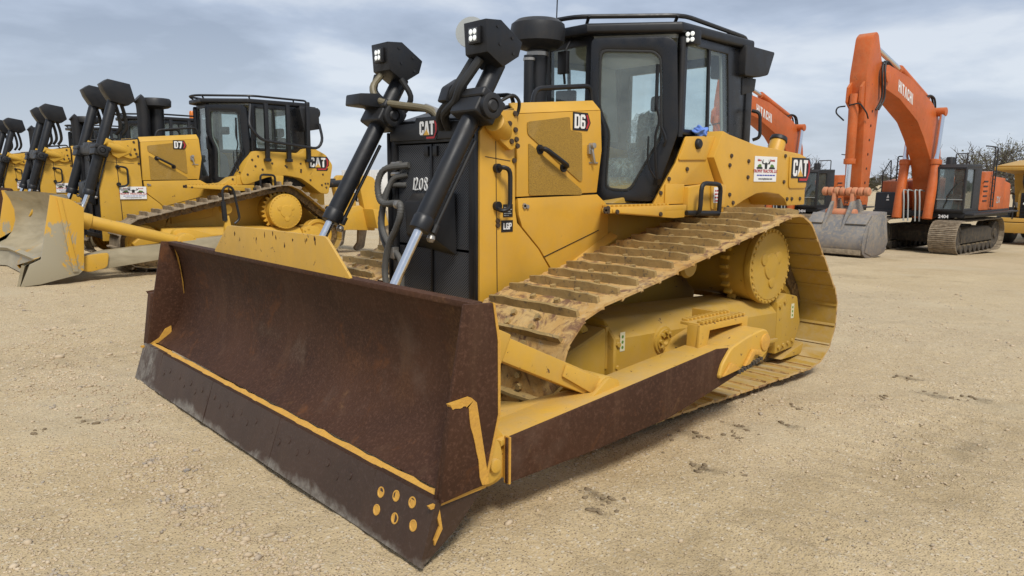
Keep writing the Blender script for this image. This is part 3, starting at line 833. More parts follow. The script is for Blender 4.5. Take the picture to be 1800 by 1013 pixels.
            if big:
                W().slab([(-1.765, yy + .001, 1.495), (-1.855, yy + .001, 1.495), (-1.855, yy + .001, 1.405), (-1.765, yy + .001, 1.405)], (0, .003, 0)).build('data_plate', 'black_print', root)
                tx = W()
                for k, wd in enumerate((.05, .075, .06, .07, .045)): tx.slab([(-1.772, yy + .0042, 1.475 - k * .014), (-1.772 - wd, yy + .0042, 1.475 - k * .014), (-1.772 - wd, yy + .0042, 1.470 - k * .014), (-1.772, yy + .0042, 1.470 - k * .014)], (0, .0008, 0))
                tx.build('plate_print', 'trim_pale', root)
            # seam lines of the enclosure
            sm = W(); sm.slab([(-1.692, yy + .0005, 1.93), (-1.697, yy + .0005, 1.93), (-1.722, yy + .0005, .62), (-1.715, yy + .0005, .62)], (0, .002, 0))
            sm.slab([(-1.60, yy + .0005, 1.825), (-1.83, yy + .0005, 1.80), (-1.83, yy + .0005, 1.795), (-1.60, yy + .0005, 1.82)], (0, .002, 0))
            sm.build('panel_seam', 'bolt_metal', root)
            bolts_obj(root, [((-1.965, yy + .003, 1.475), (0, 1, 0)), ((-1.995, yy + .003, 1.475), (0, 1, 0)), ((-1.965, yy + .003, 1.485), (0, 1, 0))], 'steel', 'latch_bolts', .017)
    # ---- stack: pre-cleaner and exhaust
    if big: W().lathe((-2.62, .02, 2.70), (0, 0, 1), [(0, .10), (.02, .17), (.06, .215), (.16, .222), (.20, .215), (.235, .17), (.245, .10), (.248, 0)], 36).build('air_precleaner', 'black_metal', root)
    if big: W().cyl((-2.62, .02, 2.24), (-2.62, .02, 2.70), .082, seg=24).build('intake_pipe', 'black_paint', root)
    if big: W().lathe((-2.62, .02, 2.655), (0, 0, 1), [(0, .086), (.0, .089), (.03, .089), (.03, .082)], 24).build('pipe_clamp', 'steel', root)
    if big: W().cyl((-2.47, .08, 2.24), (-2.47, .08, 2.64), .042, .042, 16).build('exhaust_pipe', 'black_paint', root)
    if big: W().lathe((-2.47, .08, 2.60), (0, 0, 1), [(0, .044), (.0, .047), (.02, .047), (.02, .044)], 16).build('pipe_clamp', 'steel', root)
    W().bar([(-2.15, .46, 2.22), (-2.18, .46, 2.33), (-2.78, .46, 2.40), (-2.80, .46, 2.28)], .019, 8, .06).build('grab_rail', 'black_paint', root)
    W().bar([(-2.15, -.46, 2.22), (-2.18, -.46, 2.33), (-2.78, -.46, 2.40), (-2.80, -.46, 2.28)], .019, 8, .06).build('grab_rail', 'black_paint', root)
    # ---- cab
    Wl, Br, Cf, Cr = (-2.98, .26), (-3.37, .80), (-3.46, .82), (-4.45, .76)
    ml = lambda p: (p[0], -p[1])
    zt = 2.83
    roof = [(-2.90, .30), (-3.38, .88), (-4.55, .83), (-4.62, .70)]
    W().prism([*roof, *[ml(p) for p in roof[::-1]]], 'z', zt + .002, zt + .085).build('cab_roof', 'black_paint', root, .025, 3)
    W().prism([(-3.0, .24), (-3.40, .80), (-4.45, .74), (-4.45, -.74), (-3.40, -.80), (-3.0, -.24)], 'z', zt - .03, zt).build('headliner', 'trim_pale', root)
    W().prism([(-2.75, .50), (-3.35, .72), (-4.5, .74), (-4.5, -.74), (-3.35, -.72), (-2.75, -.50)], 'z', 1.44, 1.48).build('cab_floor', 'black_paint', root, .01)
    glass = 'cab_glass' if big else 'dusty_glass'
    def pane(poly, p0, p1, off, parent, name='window_pane', glass=glass):
        q, n = panel_pts(p0, p1, poly, off)
        return MB().slab(q, n * .006).build(name, glass, parent)
    def frame(outer, inner, p0, p1, off, th, name, mat='black_paint', bev=.008):
        o3, n = panel_pts(p0, p1, outer, off); i3, _ = panel_pts(p0, p1, inner, off)
        return MB().ring(o3, i3, n * th).build(name, mat, root, bev)
    d_out = rnd_poly([(.015, 2.805), (.635, 2.80), (.70, 2.75), (.735, 2.05), (.56, 1.495), (.09, 1.495), (.115, 2.13), (.015, 2.31)], .05, 3)
    d_in = rnd_poly([(.085, 2.715), (.525, 2.695), (.582, 2.64), (.612, 2.02), (.36, 1.572), (.155, 1.588), (.175, 2.06), (.085, 2.265)], .055, 3)
    for sg in (1, -1):
        if sg > 0: p0, p1, q0, q1 = Wl, Br, Cf, Cr
        else: p0, p1, q0, q1 = ml(Br), ml(Wl), ml(Cr), ml(Cf)
        Ld = (Vector(p1) - Vector(p0)).length; Lr = (Vector(q1) - Vector(q0)).length
        fl = (lambda P: P) if sg > 0 else (lambda P: [(Ld - s_, z) for s_, z in P])
        fr_ = (lambda P: P) if sg > 0 else (lambda P: [(Lr - s_, z) for s_, z in P])
        door = frame(fl(d_out), fl(d_in), p0, p1, .0, .05, 'cab_door', 'black_gloss', bev=.014)
        g_in = rnd_poly([(.075, 2.725), (.53, 2.705), (.592, 2.645), (.622, 2.015), (.365, 1.562), (.147, 1.578), (.165, 2.06), (.075, 2.265)], .055, 3)
        pane(fl(g_in), p0, p1, .020, door, 'door_glass', 'sky_veil_glass' if big and sg > 0 else glass)
        s2 = rnd_poly([(.105, 2.695), (.515, 2.675), (.565, 2.63), (.592, 2.03), (.352, 1.592), (.172, 1.607), (.192, 2.055), (.105, 2.26)], .05, 3)
        o3, n = panel_pts(p0, p1, fl(d_in), .044); i3, _ = panel_pts(p0, p1, fl(s2), .044)
        # rubber seal round the pane
        MB().ring(o3, i3, n * .012).build('door_seal', 'rubber', door, .004)
        if sg > 0:
            N_ = n
            f3 = lambda s_, z, d: panel_pts(p0, p1, [(s_, z)], d)[0][0]
            hb = MB().bar([f3(.055, 2.27, .05), f3(.055, 2.26, .085), f3(.062, 2.06, .085), f3(.062, 2.05, .05)], .018, 8, .03); hb.build('door_handle', 'black_paint', door)
            wp = MB().tube([f3(.585, 1.66, .10), f3(.565, 1.80, .10), f3(.555, 2.02, .10), f3(.58, 2.15, .10), f3(.55, 2.30, .10), f3(.56, 2.56, .09)], .011, 6)
            wp.tube([f3(.50, 2.02, .10), f3(.505, 1.8, .10), f3(.585, 1.66, .10)], .007, 6)
            wp.box(f3(.553, 2.40, .085), (.02, .02, .36)); wp.box(f3(.585, 1.655, .09), (.05, .04, .05)); wp.tube([f3(.60, 2.09, .09), f3(.635, 2.0, .1), f3(.62, 1.94, .09)], .012, 6)
            wp.build('wiper', 'black_print', door)
        r_out = [(-.02, 2.83), (1.02, 2.83), (1.08, 2.04), (-.02, 2.04)]
        r_in = [(.05, 2.755), (.70, 2.755), (.78, 2.085), (.05, 2.085)]
        rw = frame(fr_(r_out), fr_(r_in), q0, q1, -.03, .06, 'rear_side_frame', 'black_gloss', bev=.012)
        frame(fr_([(.0, 2.80), (1.0, 2.80), (1.06, 2.06), (.0, 2.06)]), fr_([(.06, 2.745), (.69, 2.745), (.77, 2.095), (.06, 2.095)]), q0, q1, -.055, .022, 'pillar_trim', 'trim_pale', bev=.006)
        frame(fl(rnd_poly([(.03, 2.80), (.62, 2.795), (.68, 2.75), (.715, 2.05), (.55, 1.52), (.10, 1.52), (.125, 2.13), (.03, 2.31)], .05, 3)), fl(d_in), p0, p1, -.025, .022, 'door_trim', 'trim_pale', bev=.006)
        pane(fr_([(.04, 2.765), (.40, 2.765), (.425, 2.075), (.04, 2.075)]), q0, q1, .0, rw)
        pane(fr_([(.385, 2.765), (.71, 2.765), (.79, 2.075), (.41, 2.075)]), q0, q1, .012, rw)
        o3, n = panel_pts(q0, q1, fr_([(.385, 2.76), (.412, 2.76), (.438, 2.08), (.410, 2.08)]), .004)
        MB().slab(o3, n * .022).build('sash_bar', 'black_paint', rw)
        # lower wall between door and rear window, pillars
        MB().slab([(Br[0] - .02, sg * .78, 2.06), (Cr[0] - .06, sg * .74, 2.06), (Cr[0] - .06, sg * .74, 1.46), (Br[0] + .1, sg * .70, 1.46)], (0, -.03 * sg, 0)).build('cab_side_wall', 'black_paint', root)
        MB().cyl((-3.425, sg * .855, 2.02), (-3.425, sg * .855, 2.80), .026, seg=12).build('hinge_post', 'black_metal', root)
        MB().prism([(-4.50, sg * .72), (-4.50, sg * .80), (-4.62, sg * .79), (-4.62, sg * .70)], 'z', 1.95, 2.86).build('rear_post', 'black_paint', root, .01)
    MB().ring([(-2.99, -.27, 2.83), (-2.99, .27, 2.83), (-2.99, .27, 1.50), (-2.99, -.27, 1.50)], [(-2.99, -.21, 2.76), (-2.99, .21, 2.76), (-2.99, .19, 1.62), (-2.99, -.19, 1.62)], (-.06, 0, 0)).build('windshield_frame', 'black_paint', root, .012)
    MB().slab([(-3.0, -.22, 2.77), (-3.0, .22, 2.77), (-3.0, .20, 1.61), (-3.0, -.20, 1.61)], (-.006, 0, 0)).build('windshield', glass, root)
    MB().ring([(-4.55, -.74, 2.83), (-4.55, .74, 2.83), (-4.55, .74, 1.9), (-4.55, -.74, 1.9)], [(-4.55, -.60, 2.74), (-4.55, .60, 2.74), (-4.55, .60, 2.05), (-4.55, -.60, 2.05)], (-.06, 0, 0)).build('rear_window_frame', 'black_paint', root, .012)
    MB().slab([(-4.57, -.61, 2.75), (-4.57, .61, 2.75), (-4.57, .61, 2.04), (-4.57, -.61, 2.04)], (-.006, 0, 0)).build('rear_window', glass, root)
    # cab interior
    seat = MB().box((-3.92, 0, 1.70), (.52, .54, .15)).build('operator_seat', 'seat_cloth', root, .05, 3)
    MB().box((-4.28, 0, 2.02), (.16, .48, .58), Matrix.Rotation(-.12, 3, 'Y')).build('seat_back', 'seat_cloth', seat, .06, 3)
    MB().box((-4.34, 0, 2.40), (.11, .26, .16)).build('headrest', 'seat_cloth', seat, .05, 3)
    MB().prism([(-3.70, 1.48), (-4.10, 1.48), (-4.05, 1.64), (-3.75, 1.64)], 'y', -.22, .22).build('seat_pedestal', 'seat_cloth', seat, .02)
    for sg in (1, -1):
        MB().prism(rnd_poly([(-3.55, 1.48), (-4.25, 1.48), (-4.25, 1.80), (-3.65, 1.86), (-3.52, 1.80)], .05, 2), 'y', sg * .36 - .09, sg * .36 + .09).build('armrest_console', 'trim_grey', root, .025)
        j_ = MB().cyl((-3.60, sg * .36, 1.82), (-3.57, sg * .36, 1.94), .02); j_.lathe((-3.57, sg * .36, 1.94), (0, 0, 1), [(0, .02), (.03, .038), (.08, .035), (.11, .015)], 12); j_.build('joystick', 'black_print', root)
    MB().prism(rnd_poly([(-3.02, 1.48), (-3.30, 1.48), (-3.25, 1.95), (-3.10, 2.06), (-3.02, 2.02)], .04, 2), 'y', -.26, .26).build('dash_console', 'trim_grey', root, .03)
    MB().box((-3.45, -.45, 2.42), (.05, .20, .14), Matrix.Rotation(.4, 3, 'Z')).build('display_screen', 'black_print', root, .02)
    if big:
        b = MB()
        r2 = random.Random(3)
        for (cx_, cy_, cz_, sx_, sy_, sz_) in ((-3.82, .05, 1.68, .42, .36, .19), (-4.24, 0, 1.96, .15, .30, .36)):
            gr = []
            for i in range(15):
                row = []
                for k in range(24):
                    th, ph = math.pi * (i + .5) / 15, 2 * math.pi * k / 24
                    q = 1 + r2.uniform(-.07, .07)
                    f_ = lambda v: math.copysign(abs(v) ** .6, v)
                    row.append(b._v((cx_ + sx_ * f_(math.sin(th) * math.cos(ph)) * q, cy_ + sy_ * f_(math.sin(th) * math.sin(ph)) * q, cz_ + sz_ * f_(math.cos(th)) * q)))
                gr.append(row)
            for r0, r1 in zip(gr[:-1], gr[1:]):
                for k in range(24): b.face([r0[k], r0[(k + 1) % 24], r1[(k + 1) % 24], r1[k]])
        b.build('plastic_seat_cover', 'plastic_wrap', root, sharp=60)
    # roof rail, rear air-conditioner box, lamp
    zr = zt + .145
    rail = MB()
    for sg in (1, -1):
        rail.bar([(-2.86, 0, zr), (-2.88, sg * .20, zr), (-3.46, sg * .83, zr), (-4.70, sg * .66, zr), (-4.66, sg * .66, zt + .04)], .019, 8, .12)
        for x, y in ((-2.92, .30), (-3.42, .80), (-4.3, .72)): rail.tube([(x, sg * y, zr), (x - .05, sg * (y - .08), zt + .07)], .014, 6, 0)
    rail.build('roof_rail', 'black_paint', root)
    hv = MB().prism(rnd_poly([(-4.36, 2.855), (-4.86, 2.845), (-4.76, 2.63), (-4.62, 2.60), (-4.36, 2.59)], .02, 2), 'y', .50, .86)
    hv.prism([(-4.42, 2.585), (-4.66, 2.595), (-4.64, 2.48), (-4.43, 2.43)], 'y', .56, .80)
    hv.build('rear_roof_box', 'black_metal', root, .012)
    if big: lp = MB().box((-3.50, .89, 2.80), (.10, .11, .12)).build('work_light', 'black_print', root, .015)
    b = MB()
    for dy in (-.022, .022):
        for dz in (-.022, .022): b.lathe((-3.449, .905 + dy, 2.80 + dz), (1, .15, -.05), [(0, .018), (.004, .018), (.007, .012), (.008, 0)], 10)
    if big: b.build('lamp_lens', 'lamp_lens', lp)
    if big: MB().tube([(-2.95, -.10, zr - .1), (-2.97, -.11, 3.20), (-3.0, -.13, 3.45)], .006, 6).build('antenna', 'black_print', root)
    if big:
        MB().lathe((-3.0, -1.30, 3.06), (.75, .55, .15), [(0, .02), (.01, .15), (.03, .15), (.04, .0)], 24).build('round_mirror', 'trim_pale', root)
        MB().tube([(-3.3, -.80, 2.88), (-3.03, -1.30, 3.06)], .012, 6, 0).build('mirror_arm', 'black_paint', root)
        mm = MB().tube([(-2.96, .08, 2.84), (-2.84, .10, 2.66), (-2.86, .10, 2.45)], .012, 6)
        mm.box((-2.84, .10, 2.62), (.04, .10, .18)); mm.build('side_mirror', 'black_print', root, .004)
        MB().bar([(-4.56, .83, 2.30), (-4.58, .90, 2.28), (-4.60, .90, 2.06), (-4.58, .84, 2.04)], .016, 8, .04).build('rear_grab_handle', 'black_paint', root)
    # ---- platform and fenders over the tracks
    for sg in (1, -1):
        Y = lambda a, b_: (min(sg * a, sg * b_), max(sg * a, sg * b_))
        MB().slab([(-2.38, sg * .985, 1.475), (-2.82, sg * .58, 1.475), (-3.38, sg * .58, 1.475), (-3.38, sg * .985, 1.475)], (0, 0, -.045)).build('step_platform', YM, root, .006)
        MB().prism([(-2.38, 1.472), (-3.36, 1.472), (-3.36, 1.375), (-3.22, 1.372), (-2.38, 1.436)], 'y', *Y(.955, .984)).build('platform_apron', YM, root, .006)
        MB().prism([(-2.46, 1.462), (-3.06, 1.462), (-3.06, 1.392), (-2.46, 1.436)], 'y', *Y(.986, .996)).build('platform_plate', YM, root, .004)
        if sg > 0:
            tb = MB()
            for k in range(15): tb.box((-2.44 - k * .05, .955, 1.482), (.022, .05, .016))
            tb.build('tread_teeth', YM, root, .003)['kind'] = 'stuff'
        side = [(-3.40, 1.38), (-3.40, 1.62), (-3.66, 1.64), (-3.90, 1.64), (-3.74, 1.86), (-3.86, 2.085), (-3.95, 2.06), (-4.40, 1.985), (-5.20, 1.93), (-5.34, 1.90), (-5.36, 1.44), (-5.02, 1.435), (-4.96, 1.50), (-4.85, 1.545), (-4.62, 1.565), (-4.45, 1.555), (-4.25, 1.50), (-4.0, 1.41), (-3.75, 1.385)]
        MB().prism(side, 'y', *Y(.60, .985)).build('fender', YM, root, .014) if big else None
        if big:
            MB().slab([(x, sg * .93, z) for x, z in ((-3.00, 1.478), (-3.15, 1.66), (-3.28, 1.81), (-3.40, 2.02), (-3.79, 2.04), (-3.84, 2.04), (-3.72, 1.86), (-3.86, 1.645), (-3.39, 1.63), (-3.39, 1.478))], (-.42, -.33 * sg, 0)).build('fender_front', YM, root, .012)
        else:
            MB().prism([(-2.95, 1.478), (-3.10, 1.60), (-3.35, 1.66), (-3.40, 1.478)], 'y', *Y(.60, .93)).build('fender_front', YM, root, .012)
        MB().prism(rnd_poly([(-3.305, 1.83), (-3.40, 1.995), (-3.73, 2.005), (-3.70, 1.84)], .02, 2), 'y', *Y(.932, .944)).build('compartment_door', YM, root, .005) if big else None
        MB().prism([(-3.15, 1.482), (-3.15, 1.64), (-3.40, 1.64), (-3.40, 1.482)], 'y', *Y(.932, .942)).build('step_box', YM, root, .005)
        MB().prism(rnd_poly([(-3.72, 1.43), (-3.70, 1.635), (-3.93, 1.635), (-3.91, 1.45)], .015, 2), 'y', *Y(.986, .998)).build('access_door', YM, root, .004)
        MB().prism(rnd_poly([(-5.01, 1.60), (-4.995, 1.905), (-5.33, 1.885), (-5.345, 1.60)], .03, 2), 'y', *Y(.986, .997)).build('rear_hatch', YM, root, .005) if big else None
        if sg > 0:
            MB().bar([(-3.36, 1.00, 1.41), (-3.74, 1.06, 1.40)], .022, 8).build('step_bar', 'black_paint', root)
            MB().bar([(-3.46, 1.0, 1.40), (-3.46, 1.06, 1.41), (-3.455, 1.07, 1.65), (-3.73, 1.07, 1.64), (-3.735, 1.06, 1.41)], .019, 8, .06).build('grab_handle', 'black_paint', root)
            bs = [((x, .985, z), (0, 1, 0)) for x, z in ((-4.0, 1.88), (-3.98, 1.80), (-4.06, 1.48), (-3.98, 1.44), (-5.0, 1.50), (-5.09, 1.50), (-5.25, 1.50), (-4.92, 1.90), (-4.92, 1.66), (-4.28, 1.84), (-4.28, 1.70), (-4.0, 1.55))]
            bs += [((x, .996, z), (0, 1, 0)) for x, z in ((-2.50, 1.44), (-3.02, 1.41))] + [((x, .985, z), (0, 1, 0)) for x, z in ((-2.38, 1.462), (-2.38, 1.448), (-2.41, 1.468), (-2.41, 1.445))]
            bs += [((-3.55, .944, 1.99), (0, 1, 0)), ((-3.44, .93, 1.76), (0, 1, 0)), ((-3.1, .93, 1.57), (0, 1, 0)), ((-3.2, .93, 1.68), (0, 1, 0))]
            bolts_obj(root, bs, r=.019)
            MB().lathe((-3.56, .944, 1.965), (0, 1, 0), [(0, .045), (.02, .04), (.028, .03), (.03, 0)], 14).build('filler_lock', 'black_print', root)
            if big:
                l_ = MB().slab([(-3.74, .999, 1.615), (-3.86, .999, 1.615), (-3.86, .999, 1.485), (-3.74, .999, 1.485)], (0, .002, 0)).build('warning_label', 'white_print', root)
                ln = MB()
                for k, ws in enumerate(((.018, .022, .03), (.03, .02, .02), (.026, .034), (.016, .024, .018))):
                    xx = -3.755
                    for wd in ws: ln.slab([(xx, 1.0012, 1.592 - k * .028), (xx - wd, 1.0012, 1.592 - k * .028), (xx - wd, 1.0012, 1.578 - k * .028), (xx, 1.0012, 1.578 - k * .028)], (0, .0008, 0)); xx -= wd + .006
                ln.build('printed_line', 'red_print', l_)
    if big: fc = MB().cyl((-5.22, .70, 1.90), (-5.30, .70, 2.06), .085, .075, 18).build('filler_neck', YM, root, .006)
    if big: MB().cyl((-5.30, .70, 2.06), (-5.318, .70, 2.10), .088, .08, 18).build('filler_cap', 'black_metal', fc, .006)
    if big: MB().tube([(-5.32, .60, 2.02), (-5.42, .60, 2.0), (-5.46, .60, 1.86), (-5.44, .60, 1.7)], .022, 8).build('rear_hose', 'rubber', root)
    MB().prism([(-1.9, .42), (-4.18, .42), (-4.20, .80), (-4.46, .80), (-4.50, .55), (-5.15, .60), (-5.30, 1.3), (-5.2, 1.88), (-4.5, 1.95), (-2.9, 1.46), (-2.6, 1.3)], 'y', -.55, .55).build('main_frame', UM, root, .02)
    MB().prism([(-4.5, 1.90), (-5.30, 1.84), (-5.30, 1.0), (-4.5, 1.0)], 'y', -.60, .60).build('rear_case', YM, root, .02)
    return root

def undercarriage(root, ytr, circles, spr, hub_r, frame_x, n, shoe, link, width, UM, rear_i, front_i, detail=True):
    """tracks, track frames, sprockets and idlers; ytr = track centre line offset"""
    yo = root.location.y
    for sg in (1, -1):
        yc = yo + sg * ytr
        near = sg > 0
        belt(root, yc, circles, n, shoe, link if near else None)
        f = lambda a: yc + sg * a
        def P(axis_poly, a, b): return MB().prism(axis_poly, 'y', min(f(a), f(b)), max(f(a), f(b)))
        x0, x1 = frame_x
        # track frame: chamfered box, nose and tail
        b = MB()
        sec = [(-.24, .24), (.22, .27), (.245, .36), (.245, .60), (.14, .72), (-.20, .74), (-.24, .66)]
        A = [b._v((x0, f(a), z + .02)) for a, z in sec]; B2 = [b._v((x1, f(a), z * .92 + .0)) for a, z in sec]
        b.face(A); b.face(B2)
        for i in range(len(sec)): b.face([A[i], A[(i + 1) % len(sec)], B2[(i + 1) % len(sec)], B2[i]])
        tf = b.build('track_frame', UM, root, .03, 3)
        P([(x0 + .03, .32), (x0 + .03, .70), (x0 + .40, .58), (x0 + .50, .50), (x0 + .44, .38), (x0 + .25, .32)], -.20, .20).build('frame_nose', UM, tf, .03, 3)
        P([(x1 - .01, .18), (x1 - .01, .64), (x1 - .16, .70), (x1 - .36, .66), (x1 - .44, .42), (x1 - .34, .20)], -.20, .235).build('frame_tail', UM, tf, .02)
        if near:
            P([(x1 - .30, .18), (x1 - .10, .12), (x1 - .46, .12), (x1 - .50, .22)][::1], .05, .25).build('guide_guard', UM, tf, .01)
            MB().lathe((x0 - .52, f(.245), .545), (0, sg, 0), [(0, .105), (.015, .10), (.02, .085), (.03, .082), (.035, .03), (.01, .02)], 24).build('pivot_cap', UM, tf)
            bolts_obj(root, [((x0 - .52 + .062 * math.cos(k * math.pi / 4), f(.275), .545 + .062 * math.sin(k * math.pi / 4)), (0, sg, 0)) for k in range(8)], UM, 'cap_bolts', .016, .018)
            for xx in (x0 - .95, x0 - 1.55): P([(xx, .40), (xx, .60), (xx - .05, .60), (xx - .05, .40)], .246, .262).build('frame_rib', UM, tf, .005)
            P([(x0 - .02, .345), (x0 - .02, .375), (x1 + .02, .335), (x1 + .02, .305)], .20, .275).build('frame_lip', UM, tf, .008)
            bolts_obj(root, [((x1 - .06 - .08 * k, f(.236), .235 + .01 * k), (0, sg, 0)) for k in range(4)] + [((x0 - .03, f(.246), .42), (0, sg, 0)), ((x0 - .03, f(.246), .58), (0, sg, 0)), ((x1 - .05, f(.236), .60), (0, sg, 0)), ((x1 - .13, f(.236), .63), (0, sg, 0))], UM, 'frame_bolts', .02, .014)
            MB().prism([(x0 + .02, .40), (x0 - .06, .40), (x0 - .06, .70), (x0 + .02, .70)], 'y', min(f(.10), f(.18)), max(f(.10), f(.18))).build('recoil_housing', UM, tf, .02)
            for k in range(7):
                x = x0 - .1 - k * (x0 - x1 - .2) / 6
                MB().lathe((x, f(-.16), .235), (0, sg, 0), [(0, .11), (.05, .125), (.06, .10), (.26, .10), (.27, .125), (.33, .11), (.33, .03)], 16).build('track_roller', UM, tf)
        # idlers, sprocket with teeth, final drive
        wheel_disc(root, 'front_idler', front_i[:2], front_i[2], min(f(-.10), f(.10)), max(f(-.10), f(.10)), UM)
        wheel_disc(root, 'rear_idler', rear_i[:2], rear_i[2], min(f(-.10), f(.10)), max(f(-.10), f(.10)), UM)
        sx, sz, sr = spr
        b = MB(); T = 25; prof = []
        for k in range(T):
            for d, rr in ((-.32, sr - .055), (-.14, sr), (.14, sr), (.32, sr - .055)):
                a = 2 * math.pi * (k + d) / T; prof.append((sx + rr * math.cos(a), sz + rr * math.sin(a)))
        b.prism(prof, 'y', f(-.035), f(.035))
        spk = b.build('sprocket', UM, root, .006)
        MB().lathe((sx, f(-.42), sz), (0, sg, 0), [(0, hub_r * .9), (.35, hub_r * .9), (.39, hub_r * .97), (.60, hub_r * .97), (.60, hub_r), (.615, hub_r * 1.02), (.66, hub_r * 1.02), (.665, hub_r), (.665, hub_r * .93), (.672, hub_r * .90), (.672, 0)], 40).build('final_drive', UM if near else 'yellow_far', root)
        if near:
            e_ = f(.252)
            cb = MB()
            cb.lathe((sx, e_, sz), (0, sg, 0), [(0, hub_r * .36), (.010, hub_r * .34), (.012, hub_r * .30), (.012, 0)], 28)
            for a in (.5, 2.6, 4.6): cb.lathe((sx + hub_r * .43 * math.cos(a), e_, sz + hub_r * .43 * math.sin(a)), (0, sg, 0), [(0, hub_r * .16), (.010, hub_r * .15), (.012, hub_r * .12), (.012, 0)], 16)
            cb.build('planet_cover', UM, root)
            bolts_obj(root, [((sx + hub_r * .95 * math.cos(k * math.pi / 16), f(.245), sz + hub_r * .95 * math.sin(k * math.pi / 16)), (0, sg, 0)) for k in range(32)], UM, 'hub_bolts', .013, .012)
            MB().lathe((sx + (front_i[0] - sx) * .42, f(-.13), (sz + .06)), (0, sg, 0), [(0, .08), (.03, .095), (.05, .08), (.20, .08), (.22, .095), (.25, .08), (.25, .03)], 18).build('carrier_roller', UM, root)

def lift_cylinder(root, sg, yc, pts, rb, box=None, rod_dir=None, far=False):
    """front lift cylinder: barrel, rod, yoke, hose box"""
    lo, top, rod = pts
    y = yc
    V3 = lambda p: Vector((p[0], y, p[1]))
    ax = (V3(top) - V3(lo)).normalized()
    b = MB().cyl(V3(lo) - ax * .0, V3(top), rb, seg=20)
    b.lathe(V3(lo), ax, [(-.03, rb * 1.08), (.05, rb * 1.12), (.07, rb)], 20)
    cy = b.build('lift_cylinder', 'black_paint', root, .004)
    MB().cyl(V3(rod), V3(lo) + ax * .05, rb * .50, seg=18).build('cylinder_rod', 'chrome', cy)
    # tube line beside the barrel
    n = Vector((ax.z, 0, -ax.x)) * -1
    o1 = n * (rb + .035) + Vector((0, .01 * sg, 0))
    l_ = MB().tube([V3(lo) + ax * .02 + o1, V3(lo) + ax * .70 + o1], .014, 8, 0); l_.cyl(V3(lo) + ax * .0 + o1, V3(lo) + ax * .06 + o1, .026, seg=10)
    l_.build('oil_line', 'black_metal', cy)
    MB().lathe(V3(lo) + o1 - ax * .01, (.3, 0, -1), [(0, .012), (.01, .026), (.03, .03), (.05, .02), (.055, 0)], 12).build('line_fitting', 'steel', cy)
    MB().cyl(V3(rod) - Vector((0, .07, 0)), V3(rod) + Vector((0, .07, 0)), .075, seg=18).build('rod_eye', 'yellow_far', cy, .01)
    # trunnion yoke
    t = V3(lo) + ax * .90 if not far else V3(lo) + ax * (V3(top) - V3(lo)).length * .45
    rot = Matrix(((ax.x, 0, n.x), (0, 1, 0), (ax.z, 0, n.z)))
    yk = MB().box(t, (.19, rb * 2 + .15, rb * 2 + .06), rot); yk.box(t + ax * .05, (.07, rb * 2 + .19, rb * 2 + .09), rot)
    yk.build('trunnion_yoke', 'black_metal', root, .022, 3)
    MB().lathe(t + Vector((0, rb + .06, 0)), (0, 1, 0), [(0, .085), (.05, .085), (.055, .075), (.055, .05), (.045, .045), (.06, .03), (.06, 0)], 24).build('trunnion_cap', 'black_metal', root)
    return cy, t, ax, n

# ---------------------------------------------------------------- ground
def gz(x, y):
    """yard surface: level round the dozers, falling gently towards the far side of the yard"""
    s_ = np.clip(-np.asarray(x, float) - 6.0, 0, 30)
    return -0.0425 * s_ * np.clip(s_ / 3.0, 0, 1)
def vnoise(x, y, sc, seed):
    r_ = np.random.RandomState(seed); T = r_.rand(256, 256)
    u, v = x * sc, y * sc
    iu, iv = np.floor(u).astype(int), np.floor(v).astype(int)
    fu, fv = u - iu, v - iv
    fu, fv = fu * fu * (3 - 2 * fu), fv * fv * (3 - 2 * fv)
    g = lambda a, b: T[a % 256, b % 256]
    return (g(iu, iv) * (1 - fu) + g(iu + 1, iv) * fu) * (1 - fv) + (g(iu, iv + 1) * (1 - fu) + g(iu + 1, iv + 1) * fu) * fv - .5
def ground_h(x, y):
    x = np.asarray(x, float); y = np.asarray(y, float)
    near = np.clip(1.3 - np.hypot(x + 2, y) / 26.0, 0, 1)
    h = vnoise(x, y, .35, 1) * .05 + vnoise(x, y, 1.1, 2) * .03 + vnoise(x, y, 3.3, 3) * .024 + vnoise(x, y, 9, 4) * .014 + vnoise(x, y, 21, 5) * .006
    # scuffed track marks beside the machine and across the yard
    band = np.exp(-((y - 2.7 + .10 * x) / .55) ** 2) + .7 * np.exp(-((y - 4.9 + .22 * x) / .5) ** 2) + .6 * np.exp(-((y + 3.1 - .1 * x) / .7) ** 2)
    h = h + band * (.010 * np.sign(np.sin(x * 31 + y * 3)) * (vnoise(x, y, 1.9, 8) * 2.0 + .7) - .012)
    return gz(x, y) + h * near - .012
def graded(lo, hi, a, b, fine, grow):
    c_ = list(np.arange(a, b, fine)); st = fine
    while c_[-1] < hi: st *= grow; c_.append(c_[-1] + st)
    st = fine
    while c_[0] > lo: st *= grow; c_.insert(0, c_[0] - st)
    return np.array(c_)
gx = graded(-900, 260, -9.0, 2.2, .04, 1.07); gy = graded(-900, 900, -5.5, 4.3, .04, 1.07)
GX, GY = np.meshgrid(gx, gy, indexing='ij')
GZ = ground_h(GX, GY)
nx, ny = GX.shape
co = np.stack([GX, GY, GZ], -1).reshape(-1, 3)
ii = np.arange(nx * ny).reshape(nx, ny)
fa = np.stack([ii[:-1, :-1], ii[1:, :-1], ii[1:, 1:], ii[:-1, 1:]], -1).reshape(-1, 4)
